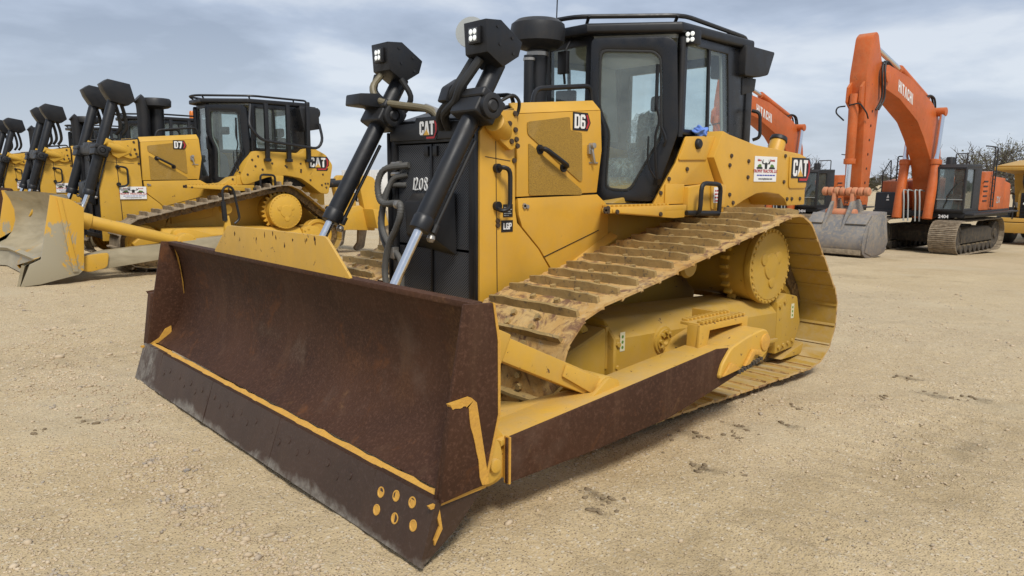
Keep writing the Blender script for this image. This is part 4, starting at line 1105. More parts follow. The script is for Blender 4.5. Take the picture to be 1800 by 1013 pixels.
def np_mesh(name, co, fa, smooth=True):
    me = bpy.data.meshes.new(name)
    k = fa.shape[1]
    me.vertices.add(len(co)); me.vertices.foreach_set('co', co.astype(np.float32).ravel())
    me.loops.add(fa.size); me.loops.foreach_set('vertex_index', fa.astype(np.int32).ravel())
    me.polygons.add(len(fa)); me.polygons.foreach_set('loop_start', np.arange(0, fa.size, k, dtype=np.int32))
    me.polygons.foreach_set('loop_total', np.full(len(fa), k, np.int32))
    if smooth: me.polygons.foreach_set('use_smooth', np.ones(len(fa), bool))
    me.update(); me.validate()
    return me
me = np_mesh('ground', co, fa); me.materials.append(MAT['gravel_ground'])
tag(put('ground', me), kind='structure')

# ---------------------------------------------------------------- D6: the near dozer
D6 = empty('bulldozer', (-2.8, 0, 0))
tag(D6, 'large clean yellow bulldozer nearest the camera, with a rusty brown straight blade and black cab', 'bulldozer', 'yellow bulldozers parked side by side')
make_dozer(D6, 'near')
C1, C2, C3 = (-1.73, .485, .425), (-4.45, .485, .425), (-4.03, .965, .435)
shoe_near = shoe_mesh(.914, .203, .060)
link_near = link_mesh(.203)
undercarriage(D6, 1.143, (C1, C2, C3), (-4.03, .965, .335), .31, (-2.05, -4.2), 44, shoe_near, link_near, .914, 'yellow_under', (-4.45, .485, .30), (-1.73, .485, .30))
# frame stickers
def sticker(x, z, y, root, w=.05, h=.13):
    l_ = MB().slab([(x, y, z), (x - w, y, z), (x - w, y, z + h), (x, y, z + h)], (0, .002, 0)).build('frame_label', 'cream_label', root)
    b = MB()
    for k in range(3):
        b.lathe((x - w / 2, y + .002, z + h * (.2 + .28 * k)), (0, 1, 0), [(0, w * .24), (.001, w * .22), (.001, 0)], 8)
    b.build('label_print', 'green_print', l_)
sticker(-2.10, .53, 1.389, D6); sticker(-3.30, .56, 1.389, D6, .045, .10); sticker(-4.45, .47, 1.379, D6)

# emblems, numbers, dealer sheet
UL, UV, UN = (-1, 0, 0), (0, 0, 1), (0, 1, 0)
emblem('CAT', .098, (-1.534, -.090, 1.985), (0, 1, 0), (0, 0, 1), (1, 0, 0), D6, 'maker')
emblem('CAT', .155, (-5.055, .998, 1.715), UL, UV, UN, D6, 'maker')
emblem('D6', .105, (-2.475, .576, 2.055), UL, UV, UN, D6, 'model')
emblem('LGP', .046, (-1.765, .5755, 1.318), UL, UV, UN, D6, 'plain')
dealer_sign((-4.575, .987, 1.775), .39, .225, UL, UV, UN, D6)
ck = MB()                                                             # chalked stock number on the screen
def stroke(P): ck.tube([(-1.4175 if False else -1.568, y, z) for y, z in P], .006, 6, 5)
def chalk(P, y0, z0, s_): stroke([(y0 + a * s_, z0 + b * s_) for a, b in P])
chalk([(0, 0), (.10, .5), (.18, 1)], -.235, 1.585, .088)
chalk([(.3, .8), (.5, 1), (.62, .8), (.5, .45), (.25, .0), (.7, .05)], -.235, 1.585, .088)
chalk([(1.30, .95), (1.02, .75), (.92, .25), (1.08, .0), (1.30, .25), (1.38, .75), (1.30, .95)], -.235, 1.585, .088)
chalk([(1.90, .55), (1.72, .75), (1.80, 1.0), (2.02, .95), (2.02, .72), (1.85, .50), (1.66, .25), (1.74, .0), (1.98, .02), (2.02, .28), (1.90, .55)], -.235, 1.585, .088)
ck.build('chalk_number', 'chalk', D6)

# blade -----------------------------------------------------------------
HW = 2.03
prof = [(-.335, 1.125), (-.385, 1.02), (-.415, .88), (-.425, .74), (-.41, .60), (-.365, .46), (-.29, .36), (-.185, .285)]
def sweep(profile, plan, th, name, mat, parent, sub=1):
    """plate following profile (dx,z), carried along plan points (y, dx)"""
    b = MB(); rows = []
    for y, dx in plan: rows.append([b._v((x + dx, y, z)) for x, z in profile])
    back = []
    for y, dx in plan:
        row = []
        for i, (x, z) in enumerate(profile):
            a, c_ = profile[max(i - 1, 0)], profile[min(i + 1, len(profile) - 1)]
            t_ = Vector((c_[0] - a[0], c_[1] - a[1])).normalized()
            row.append(b._v((x + dx - abs(t_.y) * th, y, z + t_.x * th * .6)))
        back.append(row)
    n, m_ = len(plan), len(profile)
    for i in range(n - 1):
        for j in range(m_ - 1):
            b.face([rows[i][j], rows[i + 1][j], rows[i + 1][j + 1], rows[i][j + 1]])
            b.face([back[i][j], back[i][j + 1], back[i + 1][j + 1], back[i + 1][j]])
        b.face([rows[i][0], back[i][0], back[i + 1][0], rows[i + 1][0]])
        b.face([rows[i][-1], rows[i + 1][-1], back[i + 1][-1], back[i][-1]])
    for i in (0, n - 1): b.face([*rows[i], *back[i][::-1]])
    return b.build(name, mat, parent, sharp=50)
plan = [(-HW + .02 + (2 * HW - .04) * k / 8, 0) for k in range(9)]
mold = sweep(prof, plan, .03, 'moldboard', 'rust_blade', D6)
MB().box((-.352, 0, 1.118), (.07, 2 * HW - .05, .03)).build('top_rail', 'rust_blade', D6, .006)
# back framing
bk = MB(); bk.prism([(-.46, .95), (-.60, .80), (-.60, .45), (-.46, .40)], 'y', -1.3, 1.3); bk.build('blade_backing', 'yellow_worn', D6, .012)
# weld ledge between plate and cutting edge, ragged
lg = MB(); r2 = random.Random(11); K = 60
top, bot = [], []
for k in range(K + 1):
    y = -HW + .05 + (2 * HW - .10) * k / K
    top.append((-.152 + r2.uniform(-.006, .006), y, .298 + r2.uniform(-.004, .006))); bot.append((-.096, y, .270))
va = [lg._v(p) for p in top]; vb = [lg._v(p) for p in bot]; vc = [lg._v((p[0] - .03, p[1], p[2] - .04)) for p in top]
for k in range(K):
    lg.face([va[k], va[k + 1], vb[k + 1], vb[k]]); lg.face([va[k + 1], va[k], vc[k], vc[k + 1]]); lg.face([vc[k], vb[k], vb[k + 1], vc[k + 1]])
lg.build('edge_seat', 'yellow_weld', D6)
MB().prism([(-.12, .285), (-.30, .29), (-.30, .42), (-.25, .40), (-.20, .33)], 'y', -HW + .024, -HW + .032).build('corner_weld', 'yellow_weld', D6)
MB().slab([(-.425, -HW + .023, .62), (-.418, -HW + .023, .80), (-.395, -HW + .03, 1.0), (-.36, -HW + .03, 1.08), (-.385, -HW + .05, 1.0), (-.41, -HW + .05, .80)], (0, .004, 0)).build('corner_weld', 'yellow_weld', D6)
# cutting edges (three runs) and the two end bits
def edge_run(y0, y1, name, h=.285):
    n = 16; b = MB(); f, g = [], []
    r3 = random.Random(int(y0 * 100))
    for k in range(n + 1):
        y = y0 + (y1 - y0) * k / n
        e_ = r3.uniform(-.004, .004)
        f.append([b._v((-.092, y, h)), b._v((-.003 + e_, y, .012 + e_)), b._v((-.018, y, .002)), b._v((-.125, y, h))])
    for a, c_ in zip(f[:-1], f[1:]):
        for j in range(4): b.face([a[j], c_[j], c_[(j + 1) % 4], a[(j + 1) % 4]])
    b.face(f[0]); b.face(f[-1][::-1])
    return b.build(name, 'rust_edge', D6)
runs = [(-1.56, -.522), (-.518, .518), (.522, 1.56)]
for a, b_ in runs: edge_run(a, b_, 'cutting_edge')
e1 = edge_run(1.564, 2.045, 'end_bit', .29); e2 = edge_run(-2.05, -1.564, 'end_bit', .29)
for y0, z0 in ((1.64, .205), (1.64, .125), (1.76, .225), (1.79, .135), (1.885, .235), (1.93, .150)):
    x0 = -.092 + (.285 - z0) / .273 * .089
    MB().lathe((x0 - .004, y0, z0), (.95, 0, .31), [(0, .027), (.0065, .026), (.0065, .020), (.0045, .018), (.0045, 0)], 16).build('bolt_hole', 'yellow_weld', e1)
pl = []
for k in range(26):
    y = -1.45 + k * .112
    pl.append(((-.092 + .0055 - .002 + .032, y, .18 + (.03 if k % 2 else -.03) * .6), (.95, 0, .31)))
pb = MB()
for p, n_ in pl:
    z0 = p[2]; x0 = -.092 + (.285 - z0) / .273 * .089
    pb.lathe((x0 - .002, p[1], z0), n_, [(0, .021), (.0045, .020), (.0045, 0)], 12)
o_ = pb.build('plow_bolts', 'rust_edge', D6); o_['kind'] = 'stuff'
# end plates, wear plates
for sg in (1, -1):
    ya, yb = (HW - .022, HW) if sg > 0 else (-HW, -HW + .022)
    MB().prism([(-.265, 1.135), (-.425, 1.125), (-.455, .95), (-.46, .60), (-.375, .285), (-.100, .275)], 'y', ya, yb).build('end_plate', 'rust_blade', D6, .006)
    y2, y3 = (HW + .002, HW + .030) if sg > 0 else (-HW - .085, -HW - .002)
    wp = MB().prism([(-.165, .705), (-.272, .715), (-.300, .690), (-.372, .300), (-.105, .278)], 'y', y2, y3)
    wpo = wp.build('wear_plate', 'rust_blade', D6, .004)
    we = MB()
    r4 = random.Random(5)
    A = [(-.158, .712), (-.275, .722), (-.304, .695), (-.378, .296)]
    I = [(-.172, .686), (-.246, .694), (-.256, .676), (-.334, .302)]
    def subd(P, n=9):
        out = []
        for p, q in zip(P[:-1], P[1:]):
            for k in range(n): out.append((p[0] + (q[0] - p[0]) * k / n, p[1] + (q[1] - p[1]) * k / n))
        return out + [P[-1]]
    A, I = subd(A), subd(I)
    I = [(x + r4.uniform(-.006, .006), z + r4.uniform(-.005, .005)) for x, z in I]
    we.prism(A + I[::-1], 'y', y2 - .0005 * sg, (y3 + .003) if sg > 0 else y3) if sg > 0 else we.prism(A + I[::-1], 'y', y2 - .03, y2)
    we.build('weld_edge', 'yellow_weld' if sg > 0 else 'rust_blade', wpo)
    MB().prism([(-.100, .285), (-.372, .270), (-.210, .115), (-.030, .004)], 'y', ya, yb + (.0 if sg > 0 else 0)).build('end_bit_side', 'rust_edge', D6, .004)
    el = MB().prism([(-.055, .275), (-.375, .287), (-.376, .272), (-.065, .258)], 'y', *( (HW - .005, HW + .012) if sg > 0 else (-HW - .012, -HW + .005)))
    el.prism([(-.085, .268), (-.110, .266), (-.128, .150), (-.085, .085), (-.082, .110), (-.112, .165)], 'y', *((HW - .002, HW + .010) if sg > 0 else (-HW - .010, -HW + .002)))
    el.build('weld_bead', 'yellow_weld', D6)
    # yellow rear rim of the end plate
    MB().prism([(-.424, 1.128), (-.436, 1.122), (-.470, .95), (-.472, .60), (-.388, .275), (-.376, .285), (-.458, .60), (-.454, .95)], 'y', ya, yb + .001).build('plate_rim', 'yellow_weld', D6)
    # push arm with clevis, wear strip, brace
    Y = lambda a, b_: (min(sg * a, sg * b_), max(sg * a, sg * b_))
    arm = MB().prism([(-.60, .212), (-.60, .425), (-1.24, .485), (-1.88, .545), (-2.45, .595), (-2.75, .60), (-2.9, .45), (-2.42, .352), (-1.9, .262), (-1.25, .224)], 'y', *Y(1.70, 1.935)).build('push_arm', 'yellow_worn', D6, .010)
    MB().prism([(-.585, .204), (-.585, .434), (-1.24, .493), (-1.88, .553), (-2.40, .602), (-2.62, .58), (-2.78, .42), (-2.40, .345), (-1.9, .255), (-1.25, .217)], 'y', *Y(1.937, 1.955)).build('wear_strip', 'rust_blade', arm, .003)
    MB().prism([(-.590, .200), (-.590, .438), (-.602, .438), (-.602, .200)], 'y', *Y(1.925, 1.962)).build('weld_edge', 'yellow_weld', arm)
    gus = [(-.56, 1.935), (-.50, 1.20), (-.75, 1.22), (-.98, 1.62), (-1.30, 1.695), (-2.2, 1.698), (-2.2, 1.72), (-1.1, 1.80)]
    MB().slab([(x, sg * y, .425 + (-x - .6) * .0925) for x, y in gus], (0, 0, -.03)).build('arm_gusset', 'yellow_worn', arm, .004)
    cl = MB().prism(rnd_poly([(-.40, .25), (-.40, .50), (-.50, .54), (-.62, .43), (-.62, .21), (-.50, .18)], .05, 3), 'y', *Y(1.78, 1.90))
    cl.prism(rnd_poly([(-.40, .27), (-.42, .44), (-.50, .47), (-.54, .40), (-.54, .27), (-.47, .23)], .04, 3), 'y', *Y(1.93, 1.97))
    cl.build('arm_clevis', 'yellow_worn', arm, .012)
    MB().cyl((-.485, sg * 1.76, .33), (-.485, sg * 1.992, .33), .034, seg=16).build('clevis_pin', 'yellow_worn', arm, .008)
    p0, p1 = Vector((-.56, sg * 1.70, .90)), Vector((-1.44, sg * 1.75, .485))
    d = (p1 - p0).normalized(); n_ = Vector((0, 1, 0)); u_ = d.cross(n_).normalized()
    rot = Matrix(((d.x, n_.x, u_.x), (d.y, n_.y, u_.y), (d.z, n_.z, u_.z)))
    br = MB().box((p0 + p1) / 2, ((p1 - p0).length - .06, .13, .125), rot)
    br.box(p0 + d * .10, (.16, .16, .16), rot)
    br.slab([p0 + d * .62 + n_ * .068 * sg - u_ * .05, p0 + d * .62 + n_ * .068 * sg + u_ * .02, p1 + n_ * .068 * sg + u_ * .055, p1 + n_ * .068 * sg - u_ * .055], n_ * .018 * sg)
    br.cyl(p1 - n_ * .10, p1 + n_ * .10, .085, seg=20)
    brace = br.build('arm_brace', 'yellow_worn', D6, .010)
    MB().cyl(p1 - n_ * .13, p1 + n_ * .125, .038, seg=14).build('brace_pin', 'bolt_metal', brace, .006)
    for dy in (-.115, .115):
        MB().prism(rnd_poly([(-1.20, .44), (-1.34, .52), (-1.42, .57), (-1.50, .55), (-1.53, .47), (-1.62, .465)], .02, 2), 'y', p1.y + dy - .012, p1.y + dy + .012).build('brace_lug', 'yellow_worn', arm, .004)
    # trunnion cover at the back of the arm
    tc_ = MB().prism(rnd_poly([(-2.385, .405), (-2.42, .50), (-2.52, .595), (-2.72, .645), (-2.93, .672), (-3.00, .64), (-3.00, .50), (-2.90, .455), (-2.68, .435), (-2.50, .415)], .03, 2), 'y', *Y(1.50, 1.975))
    tco = tc_.build('trunnion_cover', 'yellow_worn', D6, .025, 3)
    hd = MB()
    hd.slab([(-2.41, sg * 1.976, .425), (-2.50, sg * 1.976, .505), (-2.62, sg * 1.976, .445)], (0, sg * .02, 0))
    hd.slab([(-2.66, sg * 1.976, .455), (-2.76, sg * 1.976, .555), (-2.86, sg * 1.976, .535), (-2.87, sg * 1.976, .50), (-2.78, sg * 1.976, .515), (-2.72, sg * 1.976, .46)], (0, sg * .025, 0))
    hd.build('cover_ribs', 'yellow_weld', tco, .006)
    th = MB()
    for k in range(9): th.cyl((-2.60 - k * .034, sg * 1.96, .425 + k * .006), (-2.60 - k * .034, sg * 2.0, .425 + k * .006), .014, seg=8)
    th.build('cover_teeth', 'dark_under', tco)
    MB().cyl((-2.94, sg * 1.95, .575), (-2.94, sg * 1.985, .575), .06, seg=20).build('trunnion_bolt', 'yellow_weld', tco, .01)
    # step on the frame
    st = MB()
    st.ring([(-2.37, sg * 1.80, .525), (-2.385, sg * 1.80, .735), (-2.97, sg * 1.80, .735), (-2.97, sg * 1.80, .58)], [(-2.46, sg * 1.80, .50), (-2.50, sg * 1.80, .69), (-2.90, sg * 1.80, .69), (-2.90, sg * 1.80, .56)], (0, sg * .02, 0))
    st.prism([(-2.38, .500), (-2.385, .735), (-2.40, .735), (-2.395, .50)], 'y', *Y(1.72, 1.80))
    st.box((-2.68, sg * 1.73, .735), (.58, .14, .02))
    for k in range(12):
        st.box((-2.42 - k * .045, sg * 1.80, .752), (.018, .05, .02)); st.box((-2.42 - k * .045, sg * 1.68, .752), (.018, .05, .02))
    st.box((-2.93, sg * 1.60, .66), (.05, .40, .16))
    st.build('frame_step', 'yellow_worn', D6, .004)
# vision guard on top of the blade
MB().prism(rnd_poly([(-.98, 1.11), (-.98, 1.14), (-.72, 1.335), (.70, 1.345), (.96, 1.14), (.96, 1.11)], .03, 2), 'x', -.335, -.318).build('vision_guard', 'yellow_worn', D6, .004)
sw = MB(); r5 = random.Random(2)
for k in range(13):
    y0 = r5.choice((.45, .55, -.5, .1)) + r5.gauss(0, .16); y0 = max(-.66, min(.66, y0)); z0 = 1.325 - abs(r5.gauss(0, .045))
    q_ = [(y0 + r5.uniform(.3, 1) * .010 * math.cos(a_), z0 + r5.uniform(.3, 1.4) * .016 * math.sin(a_)) for a_ in (0, .9, 1.8, 2.7, 3.6, 4.5, 5.4)]
    sw.prism(q_, 'x', -.3175, -.3168)
sw.build('chipped_paint', 'rust_blade', D6)['kind'] = 'stuff'

# lift cylinders with their lamp boxes and hoses
for sg in (1, -1):
    y = .578 * sg
    cy, tp, ax, n_ = lift_cylinder(D6, sg, y, ((-1.06, 1.37), (-1.70, 2.45), (-.56, .50)), .063)
    hood = MB().prism([(-1.498, 2.695), (-1.632, 2.705), (-1.822, 2.583), (-1.79, 2.487), (-1.652, 2.407), (-1.512, 2.49)], 'y', y - .107, y + .122).build('lamp_housing', 'black_paint', D6, .006)
    lamp = MB().box((-1.490, y + .02, 2.602), (.03, .115, .115)).build('work_light', 'black_print', hood, .012)
    MB().box((-1.4735, y + .02, 2.602), (.004, .088, .088)).build('lamp_face', 'lamp_face', lamp, .001)
    b = MB()
    for dy in (-.02, .02):
        for dz in (-.02, .02): b.lathe((-1.472, y + .02 + dy, 2.602 + dz), (1, 0, 0), [(0, .0175), (.002, .0175), (.004, .014), (.0045, 0)], 12)
    b.build('lamp_lens', 'lamp_lens', lamp)
    bb = MB()
    for x, z in ((-1.60, 2.66), (-1.73, 2.60), (-1.62, 2.55), (-1.74, 2.50)): bb.cyl((x, y + .12, z), (x, y + .128, z), .011, seg=8)
    bb.build('housing_bolts', 'black_metal', hood)
    if sg > 0:
        h_ = MB()
        h_.tube([(-1.56, .495, 2.46), (-1.51, .46, 2.36), (-1.46, .43, 2.27), (-1.46, .37, 2.19), (-1.46, .30, 2.15), (-1.50, .20, 2.10), (-1.54, .17, 2.02)], .032, 10)
        h_.tube([(-1.55, .58, 2.46), (-1.49, .545, 2.36), (-1.44, .51, 2.27), (-1.44, .46, 2.19), (-1.44, .38, 2.14), (-1.48, .28, 2.10), (-1.54, .25, 2.02)], .032, 10)
        h_.build('hydraulic_hose', 'rubber', D6)
        MB().prism(rnd_poly([(-1.40, 2.19), (-1.44, 2.29), (-1.56, 2.36), (-1.60, 2.30), (-1.50, 2.17)], .01, 1), 'y', .30, .39).build('hose_bracket', 'black_paint', D6, .005)
        MB().tube([(-1.72, .60, 2.20), (-1.80, .63, 2.24), (-1.86, .63, 2.20), (-1.87, .60, 2.12), (-1.80, .60, 2.075)], .012, 8).build('sensor_cable', 'rubber', D6)
        MB().cyl((-1.795, .575, 2.075), (-1.795, .605, 2.075), .026, seg=12).build('cable_plug', 'black_print', D6, .004)
    else:
        h_ = MB()
        h_.tube([(-1.53, -.60, 2.46), (-1.44, -.58, 2.36), (-1.45, -.52, 2.26), (-1.52, -.34, 2.22), (-1.56, -.12, 2.19), (-1.58, .02, 2.15), (-1.60, .08, 2.06)], .026, 10)
        h_.build('hydraulic_hose', 'hose_tan', D6)
        h2 = MB().tube([(-1.53, -.66, 2.46), (-1.48, -.62, 2.34), (-1.50, -.50, 2.25), (-1.56, -.30, 2.20), (-1.60, -.06, 2.17), (-1.62, .02, 2.06)], .026, 10)
        h2.build('hydraulic_hose', 'rubber', D6)
        h3 = MB().tube([(-1.62, -.46, 2.43), (-1.68, -.42, 2.30), (-1.66, -.46, 2.20), (-1.60, -.50, 2.14)], .022, 8); h3.build('hydraulic_hose', 'rubber', D6)
        MB().prism(rnd_poly([(-1.265, 2.215), (-1.275, 2.30), (-1.44, 2.31), (-1.63, 2.225), (-1.68, 2.13), (-1.46, 2.205)], .012, 2), 'y', -.70, -.50).build('hose_bracket', 'black_paint', D6, .006)
        for a, b_ in ((0, 0), (.02, .03)):
            pass
        MB().cyl((-1.59, -.10, 2.19), (-1.60, .06, 2.14), .030, seg=12).build('hose_ferrule', 'steel', D6, .004)
for sg in (1, -1):
    MB().slab([(-2.28, sg * .575, .955), (-2.93, sg * .575, 1.255), (-2.93, sg * .655, 1.225), (-2.28, sg * .655, .925)], (0, 0, -.02)).build('side_flange', 'yellow_paint', D6, .006)
# grey bundle of hoses on the off side of the guard
Hs = [
 [(-1.56, -.28, 1.77), (-1.48, -.48, 1.74), (-1.45, -.545, 1.64), (-1.45, -.535, 1.52), (-1.45, -.46, 1.475), (-1.45, -.30, 1.482), (-1.43, -.21, 1.47), (-1.42, -.20, 1.39), (-1.42, -.26, 1.29), (-1.42, -.36, 1.16), (-1.42, -.42, .98), (-1.42, -.40, .80)],
 [(-1.58, -.32, 1.70), (-1.52, -.44, 1.66), (-1.48, -.50, 1.5), (-1.47, -.53, 1.30), (-1.46, -.42, 1.16), (-1.46, -.28, 1.07), (-1.46, -.25, .95), (-1.46, -.25, .80)],
 [(-1.58, -.34, 1.62), (-1.52, -.50, 1.60), (-1.50, -.58, 1.42), (-1.49, -.58, 1.25), (-1.49, -.48, 1.10), (-1.49, -.34, 1.02), (-1.49, -.30, .80)]]
for k, P in enumerate(Hs):
    MB().tube(P, .027 if k == 0 else .022, 10, 8 if k else 10, .12 if k != 1 else 0).build('ribbed_hose', 'hose_grey', D6)
MB().cyl((-1.43, -.26, 1.475), (-1.43, -.22, 1.47), .034, seg=14).build('hose_clamp', 'steel', D6, .003)
MB().box((-1.46, -.36, 1.10), (.05, .08, .09)).build('hose_clip', 'steel', D6, .006)
pa = MB()
for z in (1.78, 1.70, 1.62): pa.cyl((-1.57, -.52, z), (-1.57, -.40, z), .022, seg=10)
pa.build('pipe_stub', 'steel', D6)
MB().prism([(-.50, .60), (.56, .60), (.56, .78), (-.50, .78)], 'x', -1.60, -1.45).build('front_crossmember', 'yellow_worn', D6, .012)

# blue rag lying on the fender by the cab window
bm = bmesh.new()
bmesh.ops.create_icosphere(bm, subdivisions=4, radius=.055)
for v in bm.verts:
    p = v.co.copy()
    k = 1 + .28 * math.sin(p.x * 90 + 2 * math.sin(p.z * 70)) * math.sin(p.y * 80 + 1) + .2 * math.sin(p.z * 110 + p.x * 60)
    v.co = Vector((p.x * k * 1.15, p.y * k, p.z * k * .75))
me = bpy.data.meshes.new('blue_rag'); bm.to_mesh(me); bm.free()
for p in me.polygons: p.use_smooth = True
me.materials.append(MAT['blue_rag'])
o = bpy.data.objects.new('rag', me); COL.objects.link(o); o.location = (-3.68, .88, 2.075)
tag(o, 'crumpled blue rag lying on the yellow ledge below the cab side window', 'rag')

# ---------------------------------------------------------------- D7: the row of dozers on the far left
def seg_map(xs, ys):
    return lambda v: float(np.interp(v, xs, ys)) if xs[0] <= v <= xs[-1] else (ys[0] + (v - xs[0]) if v < xs[0] else ys[-1] + (v - xs[-1]))
YC = -10.6
fx7 = seg_map([-5.36, -4.45, -3.40, -2.75, -1.88, -1.55, 0], [-6.06, -5.48, -4.35, -3.44, -2.43, -1.72, 0])
fz7 = seg_map([0, 1.0, 1.45, 2.2, 2.83, 3.2], [0, 1.0, 1.47, 2.345, 3.05, 3.42])
def map7(p): return Vector((fx7(p[0]), YC + p[1] * 1.06, fz7(p[2])))
D7 = empty('bulldozer', (-3.2, YC, 0))
MB.mapper = staticmethod(map7); MB.scale_r = 1.1
make_dozer(D7, 'far')
MB.mapper = staticmethod(IDENT); MB.scale_r = 1.0
shoe_far = shoe_mesh(.61, .216, .075, False, ('track_far', 'track_far', 'track_inner'))
link_far = link_mesh(.216)
undercarriage(D7, .99, ((-2.25, .50, .44), (-5.62, .50, .44), (-4.86, .99, .52)), (-4.86, .99, .40), .335, (-2.55, -5.2), 47, shoe_far, link_far, .61, 'yellow_far', (-5.62, .50, .31), (-2.25, .50, .31))
y7 = YC + .62
emblem('CAT', .19, (-5.50, YC + 1.047, 1.86), UL, UV, UN, D7, 'maker')
emblem('D7', .125, (-3.02, YC + .622, 2.17), UL, UV, UN, D7, 'model')
dealer_sign((-2.27, y7 + .01, 1.36), .44, .22, UL, UV, UN, D7)
# tall lift cylinders with angular hose boxes
for sg in (1, -1):
    y = YC + .62 * sg
    lift_cylinder(D7, sg, y, ((-1.56, 1.36), (-2.05, 2.98), (-1.22, .55)), .085, far=True)
    MB().prism([(-1.84, 3.22), (-1.95, 3.30), (-2.30, 3.24), (-2.37, 2.96), (-2.25, 2.87), (-1.98, 2.93), (-1.88, 3.10)], 'y', y - .13, y + .13).build('hose_housing', 'black_paint', D7, .012)
    h_ = MB()
    for dx in (0, .10): h_.tube([(-2.08 - dx, y - .05, 2.92), (-2.14 - dx, y - .08, 2.70), (-2.16 - dx, y - .12, 2.50), (-2.10 - dx, y - .18, 2.38)], .032, 8)
    h_.build('hydraulic_hose', 'rubber', D7)
    tb = MB().cyl((-2.02, y - .02, 2.17), (-1.84, y + .06, 2.25), .075, .07, 18)
    tb.prism([(-1.90, 2.20), (-2.05, 2.27), (-2.28, 2.16), (-2.26, 2.06), (-2.05, 1.96), (-1.96, 2.02)], 'y', y - .02, y + .05)
    tb.build('trunnion_boss', 'yellow_far', D7, .012)
# big exhaust and air cleaner, cab guard bars, beacon
MB().tube([(-2.66, YC + .12, 2.35), (-2.66, YC + .12, 2.80), (-2.64, YC + .12, 3.0), (-2.58, YC + .12, 3.07)], .10, 16).build('curved_exhaust', 'black_metal', D7)
MB().lathe((-2.93, YC, 2.90), (0, 0, 1), [(0, .12), (.02, .22), (.05, .27), (.15, .275), (.19, .25), (.20, .10), (.20, 0)], 32).build('air_precleaner', 'black_metal', D7)
MB().cyl((-2.95, YC, 2.35), (-2.95, YC, 2.92), .12, seg=20).build('intake_pipe', 'black_paint', D7)
MB().cyl((-2.78, YC, 2.35), (-2.78, YC, 2.90), .05, seg=14).build('drain_pipe', 'black_paint', D7)
gb = MB()
for k, x in enumerate((-4.58, -5.02, -5.44)):
    o_ = MB().prism([(x + .035, 3.05), (x - .035, 3.05), (x - .04, 1.95), (x + .04, 1.95)], 'y', YC + 1.08, YC + 1.15)
    o_.box((x, YC + 1.11, 1.98), (.12, .10, .06)); o_.build('guard_bar', 'black_paint', D7, .008)
gb.bm.free()
MB().bar([(-4.35, YC + .95, 3.02), (-4.20, YC + 1.20, 2.60), (-4.42, YC + 1.22, 2.35), (-5.60, YC + 1.22, 2.22), (-5.72, YC + 1.20, 2.40), (-5.70, YC + 1.10, 2.72)], .028, 8, .12).build('guard_rail', 'black_paint', D7)
rb_ = MB().prism([(-5.30, 3.02), (-5.72, 3.04), (-5.74, 2.62), (-5.40, 2.56)], 'y', YC + .62, YC + 1.06); rb_.cyl((-5.58, YC + .85, 3.03), (-5.58, YC + .85, 3.16), .05, seg=12); rb_.cyl((-5.72, YC + .9, 2.95), (-5.80, YC + .9, 2.95), .09, seg=14)
rb_.build('rear_roof_box', 'black_metal', D7, .02)
for sg in (1, -1):
    ya, yb = sorted((YC + sg * .62, YC + sg * 1.045))
    MB().prism(rnd_poly([(-4.10, 1.50), (-4.06, 1.66), (-4.20, 1.95), (-4.34, 2.15), (-5.32, 2.13), (-5.40, 2.22), (-5.60, 2.24), (-5.87, 2.11), (-6.01, 1.91), (-5.90, 1.31), (-5.72, 1.33), (-5.50, 1.50), (-5.30, 1.63), (-4.97, 1.69), (-4.60, 1.65), (-4.25, 1.53)], .05, 2), 'y', ya, yb).build('fender', 'yellow_far', D7, .02)
bolts_obj(D7, [((x, YC + 1.045, z), (0, 1, 0)) for x, z in ((-4.3, 1.98), (-4.36, 1.86), (-4.5, 1.80), (-4.42, 2.05), (-4.7, 1.92), (-5.0, 1.85), (-5.3, 1.80), (-5.5, 1.60), (-5.75, 1.50), (-5.85, 1.45), (-4.2, 1.7))], r=.022)
# semi-U blade: middle plate and angled wings
p7 = [(-.76, 1.36), (-.84, 1.20), (-.90, 1.00), (-.90, .80), (-.84, .60), (-.72, .44), (-.54, .34), (-.38, .30)]
pl7 = [(YC - 1.98, .05), (YC - 1.25, -.30), (YC + 1.25, -.30), (YC + 1.98, .05)]
sweep(p7, pl7, .04, 'moldboard', 'worn_steel', D7)
ed = MB(); rows = []
for y, dx in pl7: rows.append([ed._v((-.33 + dx, y, .33)), ed._v((-.20 + dx - .05, y, .01)), ed._v((-.235 + dx - .05, y, .0)), ed._v((-.37 + dx, y, .31))])
for a, c_ in zip(rows[:-1], rows[1:]):
    for j in range(4): ed.face([a[j], c_[j], c_[(j + 1) % 4], a[(j + 1) % 4]])
ed.face(rows[0]); ed.face(rows[-1][::-1]); ed.build('cutting_edge', 'worn_steel', D7)
lg = MB(); rows = []
for y, dx in pl7: rows.append([lg._v((-.36 + dx, y, .36)), lg._v((-.27 + dx, y, .335)), lg._v((-.30 + dx, y, .28))])
for a, c_ in zip(rows[:-1], rows[1:]):
    for j in range(3): lg.face([a[j], c_[j], c_[(j + 1) % 3], a[(j + 1) % 3]])
lg.build('edge_seat', 'yellow_scoured', D7)
